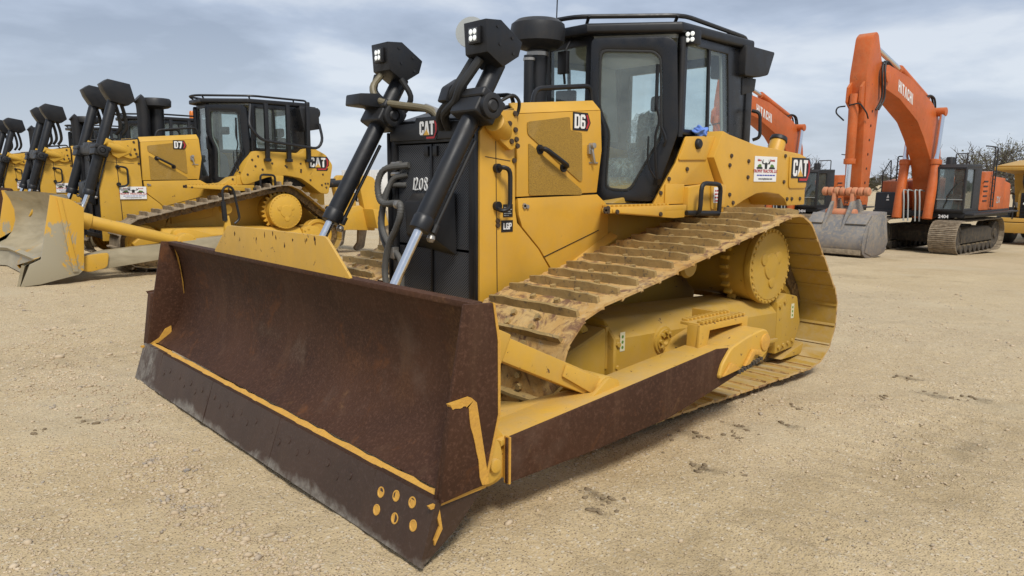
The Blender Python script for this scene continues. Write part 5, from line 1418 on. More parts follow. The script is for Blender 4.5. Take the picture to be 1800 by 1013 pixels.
for sg in (1, -1):
    ya, yb = sorted((YC + sg * 1.98, YC + sg * 2.02))
    MB().prism([(-.72, 1.37), (-.98, 1.30), (-1.16, 1.17), (-1.10, .20), (-1.02, .13), (-.50, .02), (-.24, .0), (-.38, .33), (-.53, .40)], 'y', ya, yb).build('end_plate', 'yellow_scoured', D7, .008)
    yy = YC + sg * 2.02
    MB().slab([(-.80, yy, 1.33), (-.86, yy, 1.33), (-1.02, yy, .18), (-.94, yy, .18)], (0, sg * .03, 0)).build('plate_rib', 'yellow_scoured', D7, .008)
    Y = lambda a, b_: tuple(sorted((YC + sg * a, YC + sg * b_)))
    MB().prism([(-1.12, .16), (-1.12, .40), (-1.45, .46), (-3.5, .62), (-3.6, .42), (-1.50, .18)], 'y', *Y(1.62, 1.88)).build('push_arm', 'worn_steel', D7, .015)
    MB().prism(rnd_poly([(-1.02, .20), (-1.05, .38), (-1.22, .42), (-1.50, .44), (-1.46, .20), (-1.20, .14)], .06, 3), 'y', *Y(1.60, 1.92)).build('arm_clevis', 'yellow_far', D7, .02)
    tl = MB().cyl((-1.30, YC + sg * 1.66, .93), (-2.60, YC + sg * 1.72, .56), .105, .095, 18)
    tl.cyl((-1.05, YC + sg * 1.64, 1.00), (-1.32, YC + sg * 1.66, .92), .13, .13, 18); tl.lathe((-2.74, YC + sg * 1.60, .52), (0, sg, 0), [(0, .17), (.26, .17), (.27, .12), (.27, 0)], 24)
    tl.build('tilt_cylinder', 'yellow_far', D7, .01)
    MB().prism(rnd_poly([(-2.5, .40), (-2.62, .74), (-2.85, .76), (-3.3, .62), (-3.3, .40)], .06, 3), 'y', *Y(1.45, 1.60)).build('arm_bracket', 'yellow_far', D7, .02)
    if sg > 0:
        MB().prism([(-3.42, .45), (-3.45, .95), (-3.52, .97), (-3.58, .60), (-3.62, .45)], 'y', *Y(1.70, 1.78)).build('step_post', 'yellow_far', D7, .01)
        hb = MB().bar([(-3.46, YC + 1.76, .85), (-3.42, YC + 1.76, 1.42), (-3.50, YC + 1.76, 1.50), (-3.62, YC + 1.76, 1.46), (-3.72, YC + 1.76, .90), (-3.62, YC + 1.76, .82)], .022, 8, .08); hb.tube([(-3.45, YC + 1.76, .88), (-3.43, YC + 1.76, 1.22)], .045, 10, 0)
        hb.build('step_handle', 'black_paint', D7)
# ripper
rp = MB().prism([(-6.0, .75), (-6.3, .95), (-6.9, 1.05), (-7.3, .72), (-7.25, .48), (-6.6, .52), (-6.0, .50)], 'y', YC + .45, YC + .62)
rp.prism([(-6.0, .75), (-6.3, .95), (-6.9, 1.05), (-7.3, .72), (-7.25, .48), (-6.6, .52), (-6.0, .50)], 'y', YC - .62, YC - .45)
rp.prism([(-6.95, .98), (-7.25, .95), (-7.35, .62), (-7.05, .55)], 'y', YC - 1.05, YC + 1.05)
rp.build('ripper_frame', 'yellow_far', D7, .02)
for y in (YC - .55, YC + .55):
    MB().prism(rnd_poly([(-6.98, .95), (-6.86, 1.52), (-7.00, 1.72), (-7.24, 1.66), (-7.38, 1.30), (-7.46, .75), (-7.25, .60)], .07, 3), 'y', y - .10, y + .10).build('ripper_carriage', 'yellow_far', D7, .02)
    MB().cyl((-6.0, y, 1.50), (-7.0, y, 1.56), .075, seg=16).build('ripper_cylinder', 'black_paint', D7, .006)
    MB().cyl((-6.1, y, .98), (-6.9, y, .90), .07, seg=16).build('ripper_cylinder', 'black_paint', D7, .006)
for y in (YC - .95, YC, YC + .95):
    MB().prism(rnd_poly([(-7.12, .95), (-7.34, .95), (-7.40, .45), (-7.32, .05), (-7.12, -.02), (-7.05, .06), (-7.16, .18), (-7.18, .50)], .04, 2), 'y', y - .04, y + .04).build('ripper_shank', 'steel' if False else 'track_far', D7, .01)
tag(D7, 'yellow bulldozer with scoured bare steel blade and rear ripper, nearest of the parked row', 'bulldozer', 'yellow bulldozers parked side by side')
D7b = copy_tree(D7); D7b.location = (-3.2 - .21, YC - 6.0, 0)
D7b.rotation_euler.z = R(-1.6)
tag(D7b, 'second yellow bulldozer of the parked row, only its hood and black cylinders showing', 'bulldozer', 'yellow bulldozers parked side by side')
D7c = copy_tree(D7); D7c.location = (-3.2 - .32, YC - 12.0, 0)
D7c.rotation_euler.z = R(1.8)
tag(D7c, 'farthest yellow bulldozer, cut off by the left edge of the picture', 'bulldozer', 'yellow bulldozers parked side by side')
bx, by = D7b.location.x, D7b.location.y
bo = bpy.data.objects.new('beacon', MB().lathe((0, 0, 0), (0, 0, 1), [(0, .09), (.03, .09), (.04, .075), (.22, .072), (.25, .05), (.255, 0)], 18).mesh('beacon'))
bo.data.materials.append(MAT['beacon_orange']); COL.objects.link(bo); bo.parent = D7b; bo.location = (-2.27, 0, 3.14)
for o in D7b.children:
    if o.name.split('.')[0] in ('moldboard', 'end_plate', 'cutting_edge'):
        o.material_slots[0].link = 'OBJECT'; o.material_slots[0].material = MAT['rust_blade']

# ---------------------------------------------------------------- excavators
EX = Vector((-30.0, -6.1, float(gz(-30.0, 0))))
EXC = empty('excavator', EX)
ORG = 'orange_paint'
shoe_ex = shoe_mesh(.92, .216, .035, False, ('track_far', 'track_far', 'track_far'), bars=3)
def excavator(root):
    cx, cy, g = root.location
    # undercarriage: ground level g
    zc = g + .66
    tx0, tx1 = cx + 2.05, cx - 2.35
    for sg in (1, -1):
        yc = cy + sg * 1.22
        belt(root, yc, ((tx0, zc, .60), (tx1, zc, .60)), 60, shoe_ex, None)
        for nm, x, r_ in (('idler_wheel', tx0, .50), ('drive_sprocket', tx1, .50)):
            wheel_disc(root, nm, (x, zc), r_, yc - .30, yc + .30, 'dark_under', .4)
        MB().prism(rnd_poly([(tx0 - .35, zc - .22), (tx0 - .30, zc + .26), (tx0 - 1.2, zc + .34), (tx1 + 1.0, zc + .34), (tx1 + .35, zc + .20), (tx1 + .4, zc - .22)], .08, 2), 'y', yc - .28, yc + .30).build('track_frame', 'dark_under', root, .02)
        for k in range(8):
            MB().cyl((tx0 - .4 - k * .50, yc - .36, g + .24), (tx0 - .4 - k * .50, yc + .36, g + .24), .16, seg=14).build('track_roller', 'dark_under', root, .01)
    MB().prism([(cx + .95, g + .40), (cx + 1.05, g + .78), (cx + .8, g + 1.05), (cx - 1.2, g + 1.05), (cx - 1.4, g + .78), (cx - 1.3, g + .40)], 'y', cy - 1.0, cy + 1.0).build('car_body', 'dark_under', root, .03)
    MB().lathe((cx - .2, cy, g + 1.02), (0, 0, 1), [(0, .75), (.05, .80), (.22, .80), (.25, .70)], 36).build('slew_ring', 'dark_under', root)
    d = g + 1.36                                             # underside of the upper deck
    MB().prism([(cx + 1.85, d + .02), (cx + 1.85, d + .22), (cx - 3.3, d + .28), (cx - 3.3, d)], 'y', cy - 1.55, cy + 1.65).build('upper_deck', 'black_metal', root, .02)
    MB().prism([(cx + 1.9, d + .12), (cx + 1.9, d + .18), (cx - 3.5, d + .20), (cx - 3.5, d + .14)], 'y', cy + 1.66, cy + 1.95).build('side_walkway', 'black_metal', root, .01)
    # cab: frame bars with panes
    fx, rx, y0, y1, zb, zt_ = cx + 2.0, cx + .35, cy + .68, cy + 1.63, d + .26, d + 1.93
    MB().prism([(fx, zb - .05), (fx, zb + .02), (rx, zb + .02), (rx, zb - .05)], 'y', y0, y1).build('cab_floor', 'black_metal', root, .02)
    MB().prism([(fx + .02, zt_ - .12), (fx - .12, zt_), (rx, zt_ + .01), (rx, zt_ - .12)], 'y', y0 - .01, y1 + .01).build('cab_roof', 'black_metal', root, .03)
    ff = MB().ring([(fx, y0, zt_ - .10), (fx, y1, zt_ - .10), (fx + .04, y1, zb), (fx + .04, y0, zb)], [(fx, y0 + .06, zt_ - .17), (fx, y1 - .06, zt_ - .17), (fx + .04, y1 - .06, zb + .07), (fx + .04, y0 + .06, zb + .07)], (-.06, 0, 0)).build('windscreen_frame', 'black_metal', root, .01)
    MB().slab([(fx - .02, y0 + .05, zt_ - .16), (fx - .02, y1 - .05, zt_ - .16), (fx + .02, y1 - .05, zb + .06), (fx + .02, y0 + .05, zb + .06)], (-.006, 0, 0)).build('windscreen', 'dusty_glass', ff)
    MB().box((fx + .03, (y0 + y1) / 2, zb + .42), (.03, y1 - y0 - .1, .025)).build('screen_rail', 'trim_pale', ff)
    for y, s_ in ((y1, 1), (y0, -1)):
        sf = MB().ring([(fx - .04, y, zt_ - .08), (rx, y, zt_ - .08), (rx, y, zb), (fx - .02, y, zb)], [(fx - .14, y, zt_ - .18), (rx + .75, y, zt_ - .18), (rx + .75, y, zb + .10), (fx - .10, y, zb + .10)], (0, -.05 * s_, 0)).build('side_frame', 'black_metal', root, .01)
        MB().slab([(fx - .13, y - .03 * s_, zt_ - .17), (rx + .74, y - .03 * s_, zt_ - .17), (rx + .74, y - .03 * s_, zb + .09), (fx - .09, y - .03 * s_, zb + .09)], (0, -.006 * s_, 0)).build('side_pane', 'dusty_glass', sf)
    MB().prism([(rx, zb), (rx, zt_ - .1), (rx - .04, zt_ - .1), (rx - .04, zb)], 'y', y0 + .06, y1 - .06).build('cab_back', 'trim_grey', root, .01)
    st = MB().box((cx + .95, cy + 1.15, zb + .42), (.5, .5, .14)); st.box((cx + .70, cy + 1.15, zb + .78), (.14, .48, .66), Matrix.Rotation(-.12, 3, 'Y')); st.box((cx + .95, cy + 1.15, zb + .2), (.35, .35, .34))
    st.build('operator_seat', 'seat_cloth', root, .04)
    MB().tube([(fx + .05, y0 + .3, zb + .1), (fx + .06, y0 + .5, zb + .7), (fx + .05, y1 - .25, zb + 1.0)], .014, 6, 3).build('wiper', 'black_print', root)
    # engine house, counterweight, near-side cabinets
    hz = d + .26
    MB().prism(rnd_poly([(cx + .25, hz), (cx + .05, hz + .55), (cx - .15, hz + 1.42), (cx - 1.1, hz + 1.45), (cx - 1.15, hz)], .04, 2), 'y', cy + .72, cy + 1.62).build('side_cabinet', ORG, root, .03)
    MB().prism(rnd_poly([(cx - 1.18, hz), (cx - 1.18, hz + 1.26), (cx - 2.6, hz + 1.20), (cx - 2.6, hz)], .04, 2), 'y', cy + .5, cy + 1.63).build('side_cabinet', ORG, root, .03)
    for k in range(5):
        MB().box((cx - .25 - k * .0, cy + 1.63, hz + .35 + k * .18), (.45, .02, .05)).build('vent_slat', 'black_metal', root, .005)
    MB().prism([(cx + .0, hz), (cx + .0, hz + 1.15), (cx - 2.6, hz + 1.25), (cx - 2.6, hz)], 'y', cy - 1.1, cy + .5).build('engine_house', ORG, root, .04)
    MB().prism(rnd_poly([(cx - 2.62, d + .05), (cx - 2.62, hz + 1.1), (cx - 3.35, hz + 1.0), (cx - 3.5, d + .5), (cx - 3.4, d + .05)], .1, 3), 'y', cy - 1.55, cy + 1.63).build('counterweight', ORG, root, .05)
    wl_ = font_text('ZX', .34, (cx - 1.9, cy + 1.632, hz + .25), UL, UV, UN, 'trim_pale', root, bold=.03)
    lad = MB()
    for x in (cx - .72, cx - 1.02): lad.bar([(x, cy + 1.70, hz + .1), (x - .03, cy + 1.70, hz + 2.35), (x - .10, cy + 1.35, hz + 2.40)], .022, 6, .1)
    for k in range(6): lad.tube([(cx - .72, cy + 1.70, hz + .15 + k * .25), (cx - 1.02, cy + 1.70, hz + .15 + k * .25)], .018, 6, 0)
    lad.build('side_ladder', 'black_metal', root)
    for y in (cy + .55, cy - 1.35):
        MB().bar([(cx - .2, y, hz + 1.3), (cx - .2, y, hz + 2.1), (cx - 1.5, y, hz + 2.15), (cx - 1.5, y, hz + 1.3)], .022, 6, .08).build('roof_handrail', 'black_metal', root)
    MB().cyl((cx - 1.0, cy + .1, hz + 1.2), (cx - 1.05, cy + .1, hz + 2.0), .18, .15, 16).build('exhaust_pipe', 'black_metal', root, .02)
    # off side: tank with step box and tall rails
    MB().prism(rnd_poly([(cx + 1.2, hz), (cx + 1.15, hz + 1.05), (cx - .1, hz + 1.15), (cx - .1, hz)], .04, 2), 'y', cy - 1.55, cy - .60).build('fuel_tank', ORG, root, .03)
    MB().prism(rnd_poly([(cx + 1.75, hz - .2), (cx + 1.70, hz + .62), (cx + 1.22, hz + .64), (cx + 1.22, hz - .2)], .03, 2), 'y', cy - 1.55, cy - .62).build('tool_box', 'black_metal', root, .03)
    b = MB()
    b.slab([(cx + 1.742, cy - 1.12, hz + .42), (cx + 1.742, cy - 1.02, hz + .42), (cx + 1.738, cy - 1.07, hz + .56)], (.004, 0, 0)); b.slab([(cx + 1.745, cy - 1.12, hz + .32), (cx + 1.745, cy - 1.02, hz + .32), (cx + 1.745, cy - 1.02, hz + .37), (cx + 1.745, cy - 1.12, hz + .37)], (.004, 0, 0))
    b.build('warning_mark', 'white_print', root)
    rl_ = MB()
    rl_.bar([(cx + 1.3, cy - 1.5, hz + .6), (cx + 1.3, cy - 1.5, hz + 1.35), (cx + .6, cy - 1.5, hz + 1.9), (cx + .5, cy - 1.5, hz + 1.0)], .022, 6, .1)
    rl_.bar([(cx + 1.0, cy - 1.1, hz + 1.0), (cx + 1.0, cy - 1.1, hz + 2.0), (cx + .95, cy - .75, hz + 2.0), (cx + .95, cy - .75, hz + 1.0)], .024, 6, .06)
    for k in range(3): rl_.tube([(cx + 1.0, cy - 1.1, hz + 1.2 + k * .3), (cx + .95, cy - .75, hz + 1.2 + k * .3)], .018, 6, 0)
    rl_.build('access_rail', 'black_metal', root)
    # boom (side profile, metres ahead of the slew centre)
    o = Vector((cx + 30.0, 0, g + 1.02))
    bp = [(-23.55, 4.62), (-23.35, 4.98), (-23.50, 5.26), (-23.80, 5.36), (-25.7, 5.10), (-27.85, 4.44), (-28.5, 4.06), (-28.95, 3.3), (-29.35, 1.4), (-29.30, .30), (-28.75, .25), (-28.55, 1.6), (-28.1, 2.45), (-27.35, 3.15), (-26.6, 3.72), (-24.9, 4.36)]
    bp = rnd_poly([(x + o.x, z + o.z) for x, z in bp], .12, 3)
    MB().prism(bp, 'y', cy - .33, cy + .37).build('boom', ORG, root, .02)
    L1, L2, _ = glyphs('HITACHI', .36, (-24.70 + o.x, cy + .37, 4.60 + o.z), (-.962, 0, -.272), (0, 0, 1), UN, .15, .006, -.10, .90)
    L1.build('boom_lettering', 'white_print', root)
    if L2: L2.bm.free()
    MB().cyl((-28.42 + o.x, cy - .62, 4.15 + o.z), (-28.42 + o.x, cy + .66, 4.15 + o.z), .16, seg=18).build('boom_pin', ORG, root, .02)
    pin = MB().cyl((-23.65 + o.x, cy - .42, 4.95 + o.z), (-23.65 + o.x, cy + .46, 4.95 + o.z), .17, seg=18)
    pin.build('boom_pin', ORG, root, .02)
    for sg in (1, -1):
        y = cy + sg * .53 + .02
        bc = MB().cyl((-27.75 + o.x, y, .30 + o.z), (-28.15 + o.x, y, 2.35 + o.z), .165, seg=20)
        bc.lathe((-28.13 + o.x, y, 2.25 + o.z), (-.19, 0, .98), [(0, .17), (.0, .20), (.18, .20), (.20, .13)], 20)
        bcyl = bc.build('boom_cylinder', ORG, root, .01)
        MB().cyl((-28.1 + o.x, y, 2.3 + o.z), (-28.40 + o.x, y, 4.15 + o.z), .09, seg=16).build('cylinder_rod', 'chrome', bcyl)
    ac = MB().cyl((-28.2 + o.x, cy, 4.62 + o.z), (-25.6 + o.x, cy, 5.42 + o.z), .15, seg=18)
    acy = ac.build('arm_cylinder', ORG, root, .01)
    MB().cyl((-25.7 + o.x, cy, 5.39 + o.z), (-23.25 + o.x, cy, 6.0 + o.z), .085, seg=16).build('cylinder_rod', 'chrome', acy)
    for k, y in enumerate((cy - .12, cy + .0, cy + .12, cy + .2)):
        MB().tube([(-28.7 + o.x, y, 4.1 + o.z), (-28.5 + o.x, y, 4.62 + o.z), (-28.0 + o.x, y, 4.72 + o.z), (-27.6 + o.x, y, 4.58 + o.z)], .035, 6).build('boom_hose', 'rubber', root)
        MB().tube([(-24.4 + o.x, y + .1, 5.30 + o.z), (-23.7 + o.x, y + .15, 5.45 + o.z), (-23.35 + o.x, y + .25, 5.1 + o.z), (-23.45 + o.x, y + .25, 4.3 + o.z), (-23.2 + o.x, y + .2, 3.9 + o.z)], .032, 6).build('boom_hose', 'rubber', root)
    for y in (cy - .30, cy - .15, cy + .10, cy + .25): MB().bar([(-28.3 + o.x, y - .06, 1.3 + o.z), (-27.8 + o.x, y - .06, 1.35 + o.z), (-27.75 + o.x, y, 1.0 + o.z), (-27.8 + o.x, y + .03, .2 + o.z)], .028, 6, .1).build('hydraulic_pipe', 'trim_pale', root)
    # stick
    sp = [(-22.70, 6.12), (-22.95, 6.28), (-23.12, 6.22), (-23.62, 5.2), (-23.80, 4.55), (-23.55, 4.15), (-23.20, 1.25), (-22.95, .95), (-22.65, 1.05), (-22.50, 4.2), (-22.45, 4.9)]
    sp = rnd_poly([(x + o.x, z + o.z) for x, z in sp], .10, 3)
    MB().prism(sp, 'y', cy - .26, cy + .27).build('stick', ORG, root, .02)
    for sg in (-1, 1):
        MB().prism([(-22.49 + o.x, 4.75 + o.z), (-22.25 + o.x, 4.55 + o.z), (-22.22 + o.x, 4.1 + o.z), (-22.49 + o.x, 3.9 + o.z)], 'y', cy + sg * .20 - .04, cy + sg * .20 + .04).build('cylinder_lug', ORG, root, .01)
    bcy = MB().cyl((-22.33 + o.x, cy, 4.35 + o.z), (-22.30 + o.x, cy, 2.25 + o.z), .145, seg=18)
    bcy.lathe((-22.30 + o.x, cy, 2.35 + o.z), (0, 0, -1), [(0, .15), (.0, .18), (.16, .18), (.18, .12)], 18)
    bco = bcy.build('bucket_cylinder', ORG, root, .01)
    MB().cyl((-22.30 + o.x, cy, 2.3 + o.z), (-22.28 + o.x, cy, 1.35 + o.z), .08, seg=14).build('cylinder_rod', 'chrome', bco)
    sh = MB().bar([(-22.4 + o.x, cy - .30, 4.0 + o.z), (-22.3 + o.x, cy - .52, 3.98 + o.z), (-22.3 + o.x, cy - .56, 3.8 + o.z), (-22.35 + o.x, cy - .30, 3.55 + o.z)], .024, 6, .1)
    sh.bar([(-22.2 + o.x, cy - .1, 4.0 + o.z), (-22.15 + o.x, cy + .25, 4.05 + o.z), (-22.3 + o.x, cy + .42, 3.75 + o.z), (-22.6 + o.x, cy + .35, 3.6 + o.z)], .024, 6, .1)
    sh.build('stick_hoses', 'rubber', root)
    pass
    for k in range(6): MB().box((-22.9 - .03 * k + o.x, cy + .275, 1.6 + k * .45 + o.z), (.05, .02, .07)).build("stick_bolt", "black_print", root)
    # chain-like linkage between stick and bucket
    bk = MB()
    for k in range(8):
        y = cy - .78 + k * .19
        bk.lathe((-22.28 + o.x, y, 1.32 + o.z), (0, 1, 0), [(0, .10), (.03, .14), (.14, .14), (.17, .10)], 14)
    lk = bk.build('bucket_link', 'orange_rough', root, .006)
    for y in (cy - .42, cy + .16): MB().prism([(-22.16 + o.x, 1.30 + o.z), (-22.40 + o.x, 1.30 + o.z), (-22.30 + o.x, .62 + o.z), (-22.08 + o.x, .62 + o.z)], 'y', y, y + .11).build('link_arm', 'orange_rough', lk, .02)
    MB().cyl((-22.18 + o.x, cy - .56, .62 + o.z), (-22.18 + o.x, cy + .38, .62 + o.z), .16, seg=16).build('link_pin', 'orange_rough', lk, .02)
    # bucket, curled, resting on the ground
    gb_ = gz(-22.3, 0) - (-1.02) * 0
    bz = float(gz(cx + 7.7, 0)) - .02
    by0, by1 = cy - .92, cy + .98
    shell = [(-22.75, 1.42), (-22.35, 1.36), (-21.95, 1.30), (-21.62, 1.02), (-21.36, .66), (-21.30, .36), (-21.38, .16), (-21.60, .04), (-22.0, .0), (-22.5, .03), (-22.95, .12)]
    shell = [(x + o.x, z + bz) for x, z in shell]
    def sw_shell(y0_, y1_, th, off=0.0):
        b = MB(); A, B2, A2, B3 = [], [], [], []
        for i, (x, z) in enumerate(shell):
            p, q = shell[max(i - 1, 0)], shell[min(i + 1, len(shell) - 1)]
            t_ = Vector((q[0] - p[0], q[1] - p[1])).normalized(); nx_, nz_ = -t_.y * -1, t_.x * -1
            ox, oz = -t_.y * off * -1, t_.x * off * -1
            A.append(b._v((x - t_.y * off, y0_, z + t_.x * off))); B2.append(b._v((x - t_.y * off, y1_, z + t_.x * off)))
            A2.append(b._v((x + t_.y * th, y0_, z - t_.x * th))); B3.append(b._v((x + t_.y * th, y1_, z - t_.x * th)))
        for i in range(len(shell) - 1):
            b.face([A[i], A[i + 1], B2[i + 1], B2[i]]); b.face([A2[i + 1], A2[i], B3[i], B3[i + 1]])
            b.face([A[i + 1], A[i], A2[i], A2[i + 1]]); b.face([B2[i], B2[i + 1], B3[i + 1], B3[i]])
        b.face([A[0], B2[0], B3[0], A2[0]]); b.face([A[-1], A2[-1], B3[-1], B2[-1]])
        return b
    bkt = sw_shell(by0, by1, .05).build('bucket', 'bucket_steel', root, sharp=50)
    for y in (by0, by1):
        pl_ = [*shell, (-23.05 + o.x, .16 + bz), (-22.98 + o.x, 1.40 + bz)]
        MB().prism(pl_, 'y', y - .02, y + .02).build('bucket_side', 'bucket_steel', bkt, .005)
    for k in range(5):
        y = by0 + .12 + k * (by1 - by0 - .24) / 4
        MB().prism([(-22.85 + o.x, .05 + bz), (-22.85 + o.x, .15 + bz), (-23.30 + o.x, .26 + bz), (-23.34 + o.x, .22 + bz)], 'y', y - .07, y + .07).build('bucket_tooth', 'bucket_steel', bkt, .01)
    for y in (cy - .36, cy + .26):
        MB().prism(rnd_poly([(-22.95 + o.x, 1.40 + bz), (-22.60 + o.x, 1.80 + bz), (-22.05 + o.x, 1.72 + bz), (-21.60 + o.x, 1.08 + bz), (-21.34 + o.x, .52 + bz), (-21.5 + o.x, .60 + bz), (-22.0 + o.x, 1.20 + bz)], .05, 2), 'y', y - .04, y + .04).build('bucket_ear', 'bucket_steel', bkt, .01)
    for y0_, y1_ in ((by0 + .02, cy - .42), (cy + .32, by1 - .02)):
        MB().slab([(-21.97 + o.x, y0_, 1.33 + bz), (-21.97 + o.x, y1_, 1.33 + bz), (-21.60 + o.x, y1_, 1.03 + bz), (-21.60 + o.x, y0_, 1.03 + bz)], (.03, 0, .03)).build('bucket_gusset', 'bucket_steel', bkt, .006)
    MB().box((-21.335 + o.x, (by0 + by1) / 2, .20 + bz), (.05, by1 - by0 - .05, .16)).build('wear_bar', 'track_far', bkt, .01)
    MB().prism([(-21.50 + o.x, .20 + bz), (-21.70 + o.x, 1.0 + bz), (-22.3 + o.x, 1.25 + bz), (-22.9 + o.x, 1.3 + bz), (-23.15 + o.x, .45 + bz), (-22.9 + o.x, .12 + bz), (-22.0 + o.x, .06 + bz)], 'y', by1 + .022, by1 + .045).build('side_wear_plate', 'bucket_steel', bkt, .006)
    return root
excavator(EXC)
font_text('2404', .17, (EX.x + 2.05, EX.y + 1.02, EX.z + 1.37), (0, 1, 0), (0, 0, 1), (1, 0, 0), 'white_print', EXC, bold=.03)
tag(EXC, 'orange excavator with raised boom and grey bucket resting on the sand, nearest the camera', 'excavator', 'orange excavators in the yard')
EX2 = copy_tree(EXC)
EX2.location = (EX.x - 2.9, EX.y - 6.8, float(gz(-33, 0)))
tag(EX2, 'second orange excavator, its boom and dark cab showing behind the rear of the near bulldozer', 'excavator', 'orange excavators in the yard')

# ---------------------------------------------------------------- haul truck on the right edge
TX, TY = -40.0, -6.75
TG = float(gz(TX, 0))
TR = empty('haul_truck', (TX, TY, TG))
tag(TR, 'big yellow dump truck with black grille, behind the orange excavator at right edge', 'dump truck')
def haul_truck(root):
    x, y, g = root.location
    P = lambda poly, a, b_, nm, m, bv=.03: MB().prism([(x + u, g + w) for u, w in poly], 'y', y + a, y + b_).build(nm, m, root, bv)
    P([(.2, 3.45), (.3, 3.70), (-3.0, 4.0), (-9.0, 4.3), (-9.0, 3.6), (-7.5, 1.6), (-3.2, 1.9), (-2.6, 3.3)], 0, 4.4, 'dump_body', 'truck_yellow', .05)
    P([(.6, 3.46), (.6, 3.62), (-2.6, 3.66), (-2.6, 3.5)], -.05, 4.45, 'body_canopy', 'truck_yellow', .03)
    P([(.3, 1.30), (.3, 2.35), (-.1, 2.75), (-2.0, 2.75), (-2.0, 1.2)], 1.0, 3.3, 'hood', 'truck_yellow', .06)
    gr = P([(.32, 1.0), (.34, 2.42), (.26, 2.42), (.26, 1.0)], 1.12, 3.2, 'radiator_grille', 'black_metal', .02)
    for k in range(9): MB().box((x + .36, y + 2.16, g + 1.10 + k * .15), (.04, 2.0, .05)).build('grille_bar', 'black_print', gr, .008)
    for yy in (1.30, 1.48, 2.85, 3.03): MB().lathe((x + .34, y + yy, g + 1.92), (1, 0, 0), [(0, .07), (.03, .07), (.05, .05), (.05, 0)], 14).build('headlight', 'white_print', root)
    P([(.75, .55), (.75, 1.02), (-1.8, 1.05), (-1.8, .70)], .25, 4.2, 'front_bumper', 'truck_yellow', .04)
    P([(.55, 1.06), (.50, 1.24), (-1.6, 1.24), (-1.6, 1.06)], .3, 4.1, 'walkway', 'truck_yellow', .02)
    P([(.5, 2.9), (.45, 3.32), (-.9, 3.42), (-1.6, 3.42), (-1.6, 2.6), (.2, 2.6)], 1.15, 2.65, 'operator_cab', 'black_metal', .05)
    MB().slab([(x + .505, y + 1.25, g + 2.80), (x + .505, y + 2.55, g + 2.80), (x + .475, y + 2.55, g + 3.25), (x + .475, y + 1.25, g + 3.25)], (.01, 0, 0)).build('windscreen', 'dusty_glass', root)
    rl_ = MB()
    rl_.bar([(x + .5, y + .4, g + 1.2), (x + .5, y + .4, g + 2.35), (x - 1.4, y + .4, g + 2.35), (x - 1.4, y + .4, g + 1.2)], .03, 6, .1)
    rl_.bar([(x + .5, y + .9, g + 1.2), (x + .5, y + .9, g + 2.3)], .03, 6)
    rl_.build('handrail', 'black_metal', root)
    for xx in (-.75, -4.9, -6.6):
        for yy in (.05, 3.65):
            w = MB().lathe((x + xx, y + yy, g + .86), (0, 1, 0), [(0, .50), (.03, .74), (.10, .86), (.62, .86), (.69, .74), (.70, .50)], 36)
            wo = w.build('wheel', 'rubber', root)
            MB().lathe((x + xx, y + yy - .01, g + .86), (0, 1, 0), [(0, .45), (.72, .45)], 24).build('rim', 'truck_yellow', wo)
haul_truck(TR)

# ---------------------------------------------------------------- bare winter trees
def make_tree(name, x, y, h, seed, leafy):
    r_ = random.Random(seed)
    g = float(gz(x, 0))
    b = MB(); tips = []
    def grow(p, d, L, r, depth):
        n = 3 if depth < 3 else 2
        P = [p]; dd = d.copy()
        for k in range(n):
            dd = (dd + Vector((r_.gauss(0, .20), r_.gauss(0, .20), r_.gauss(0.02, .12)))).normalized()
            P.append(P[-1] + dd * L / n)
        # taper along the branch
        rings = []
        sg_ = 6 if depth < 2 else 4 if depth < 4 else 3
        up = dd.orthogonal().normalized()
        for i, q in enumerate(P):
            t_ = (P[min(i + 1, n)] - P[max(i - 1, 0)]).normalized()
            u = (up - t_ * up.dot(t_)).normalized(); w = t_.cross(u)
            rr = r * (1 - .45 * i / n)
            rings.append([b._raw(q + (u * math.cos(6.2832 * k / sg_) + w * math.sin(6.2832 * k / sg_)) * rr) for k in range(sg_)])
        for A, B2 in zip(rings[:-1], rings[1:]):
            for k in range(sg_): b.face([A[k], A[(k + 1) % sg_], B2[(k + 1) % sg_], B2[k]])
        if depth >= 3: tips.extend(P[1:])
        if depth == 5: return
        kids = r_.choice((2, 3, 3)) if depth else r_.choice((3, 4))
        for k in range(kids):
            a = r_.uniform(0, 6.2832); tilt = r_.uniform(.40, 1.0)
            side = dd.orthogonal().normalized(); side = Matrix.Rotation(a, 3, dd) @ side
            nd = (dd * math.cos(tilt) + side * math.sin(tilt)); nd.z = nd.z * .85 + .10
            grow(P[-1] if k < 2 else P[-2], nd.normalized(), L * r_.uniform(.62, .90), r * .62, depth + 1)
    root = empty('tree', (x, y, g))
    grow(Vector((0, 0, -.1)), Vector((r_.gauss(0, .06), r_.gauss(0, .06), 1)).normalized(), h * .27, h * .026, 0)
    k_ = h / max(q.z for q in tips)
    for v in b.bm.verts: v.co = Vector((x, y, g)) + v.co * k_
    tips = [Vector((x, y, g)) + q * k_ for q in tips]
    b.build('trunk', 'bark', root, sharp=80)
    n = int(len(tips) * (leafy * .55 + .05))
    cs = np.array([tips[r_.randrange(len(tips))] for _ in range(max(n, 40))])
    rs = np.random.RandomState(seed)
    cs = cs + rs.normal(0, .14, cs.shape)
    a = rs.normal(0, 1, cs.shape); a /= np.linalg.norm(a, axis=1)[:, None]
    c_ = np.cross(a, rs.normal(0, 1, cs.shape)); c_ /= np.linalg.norm(c_, axis=1)[:, None]
    s_ = rs.uniform(.04, .11, (len(cs), 1))
    co = np.concatenate([cs + a * s_, cs + c_ * s_ * .6, cs - a * s_, cs - c_ * s_ * .6], 1).reshape(-1, 3)
    me = np_mesh('crown', co, np.arange(len(co)).reshape(-1, 4), False); me.materials.append(MAT['leaf'])
    o = put('crown', me, root)
    return root
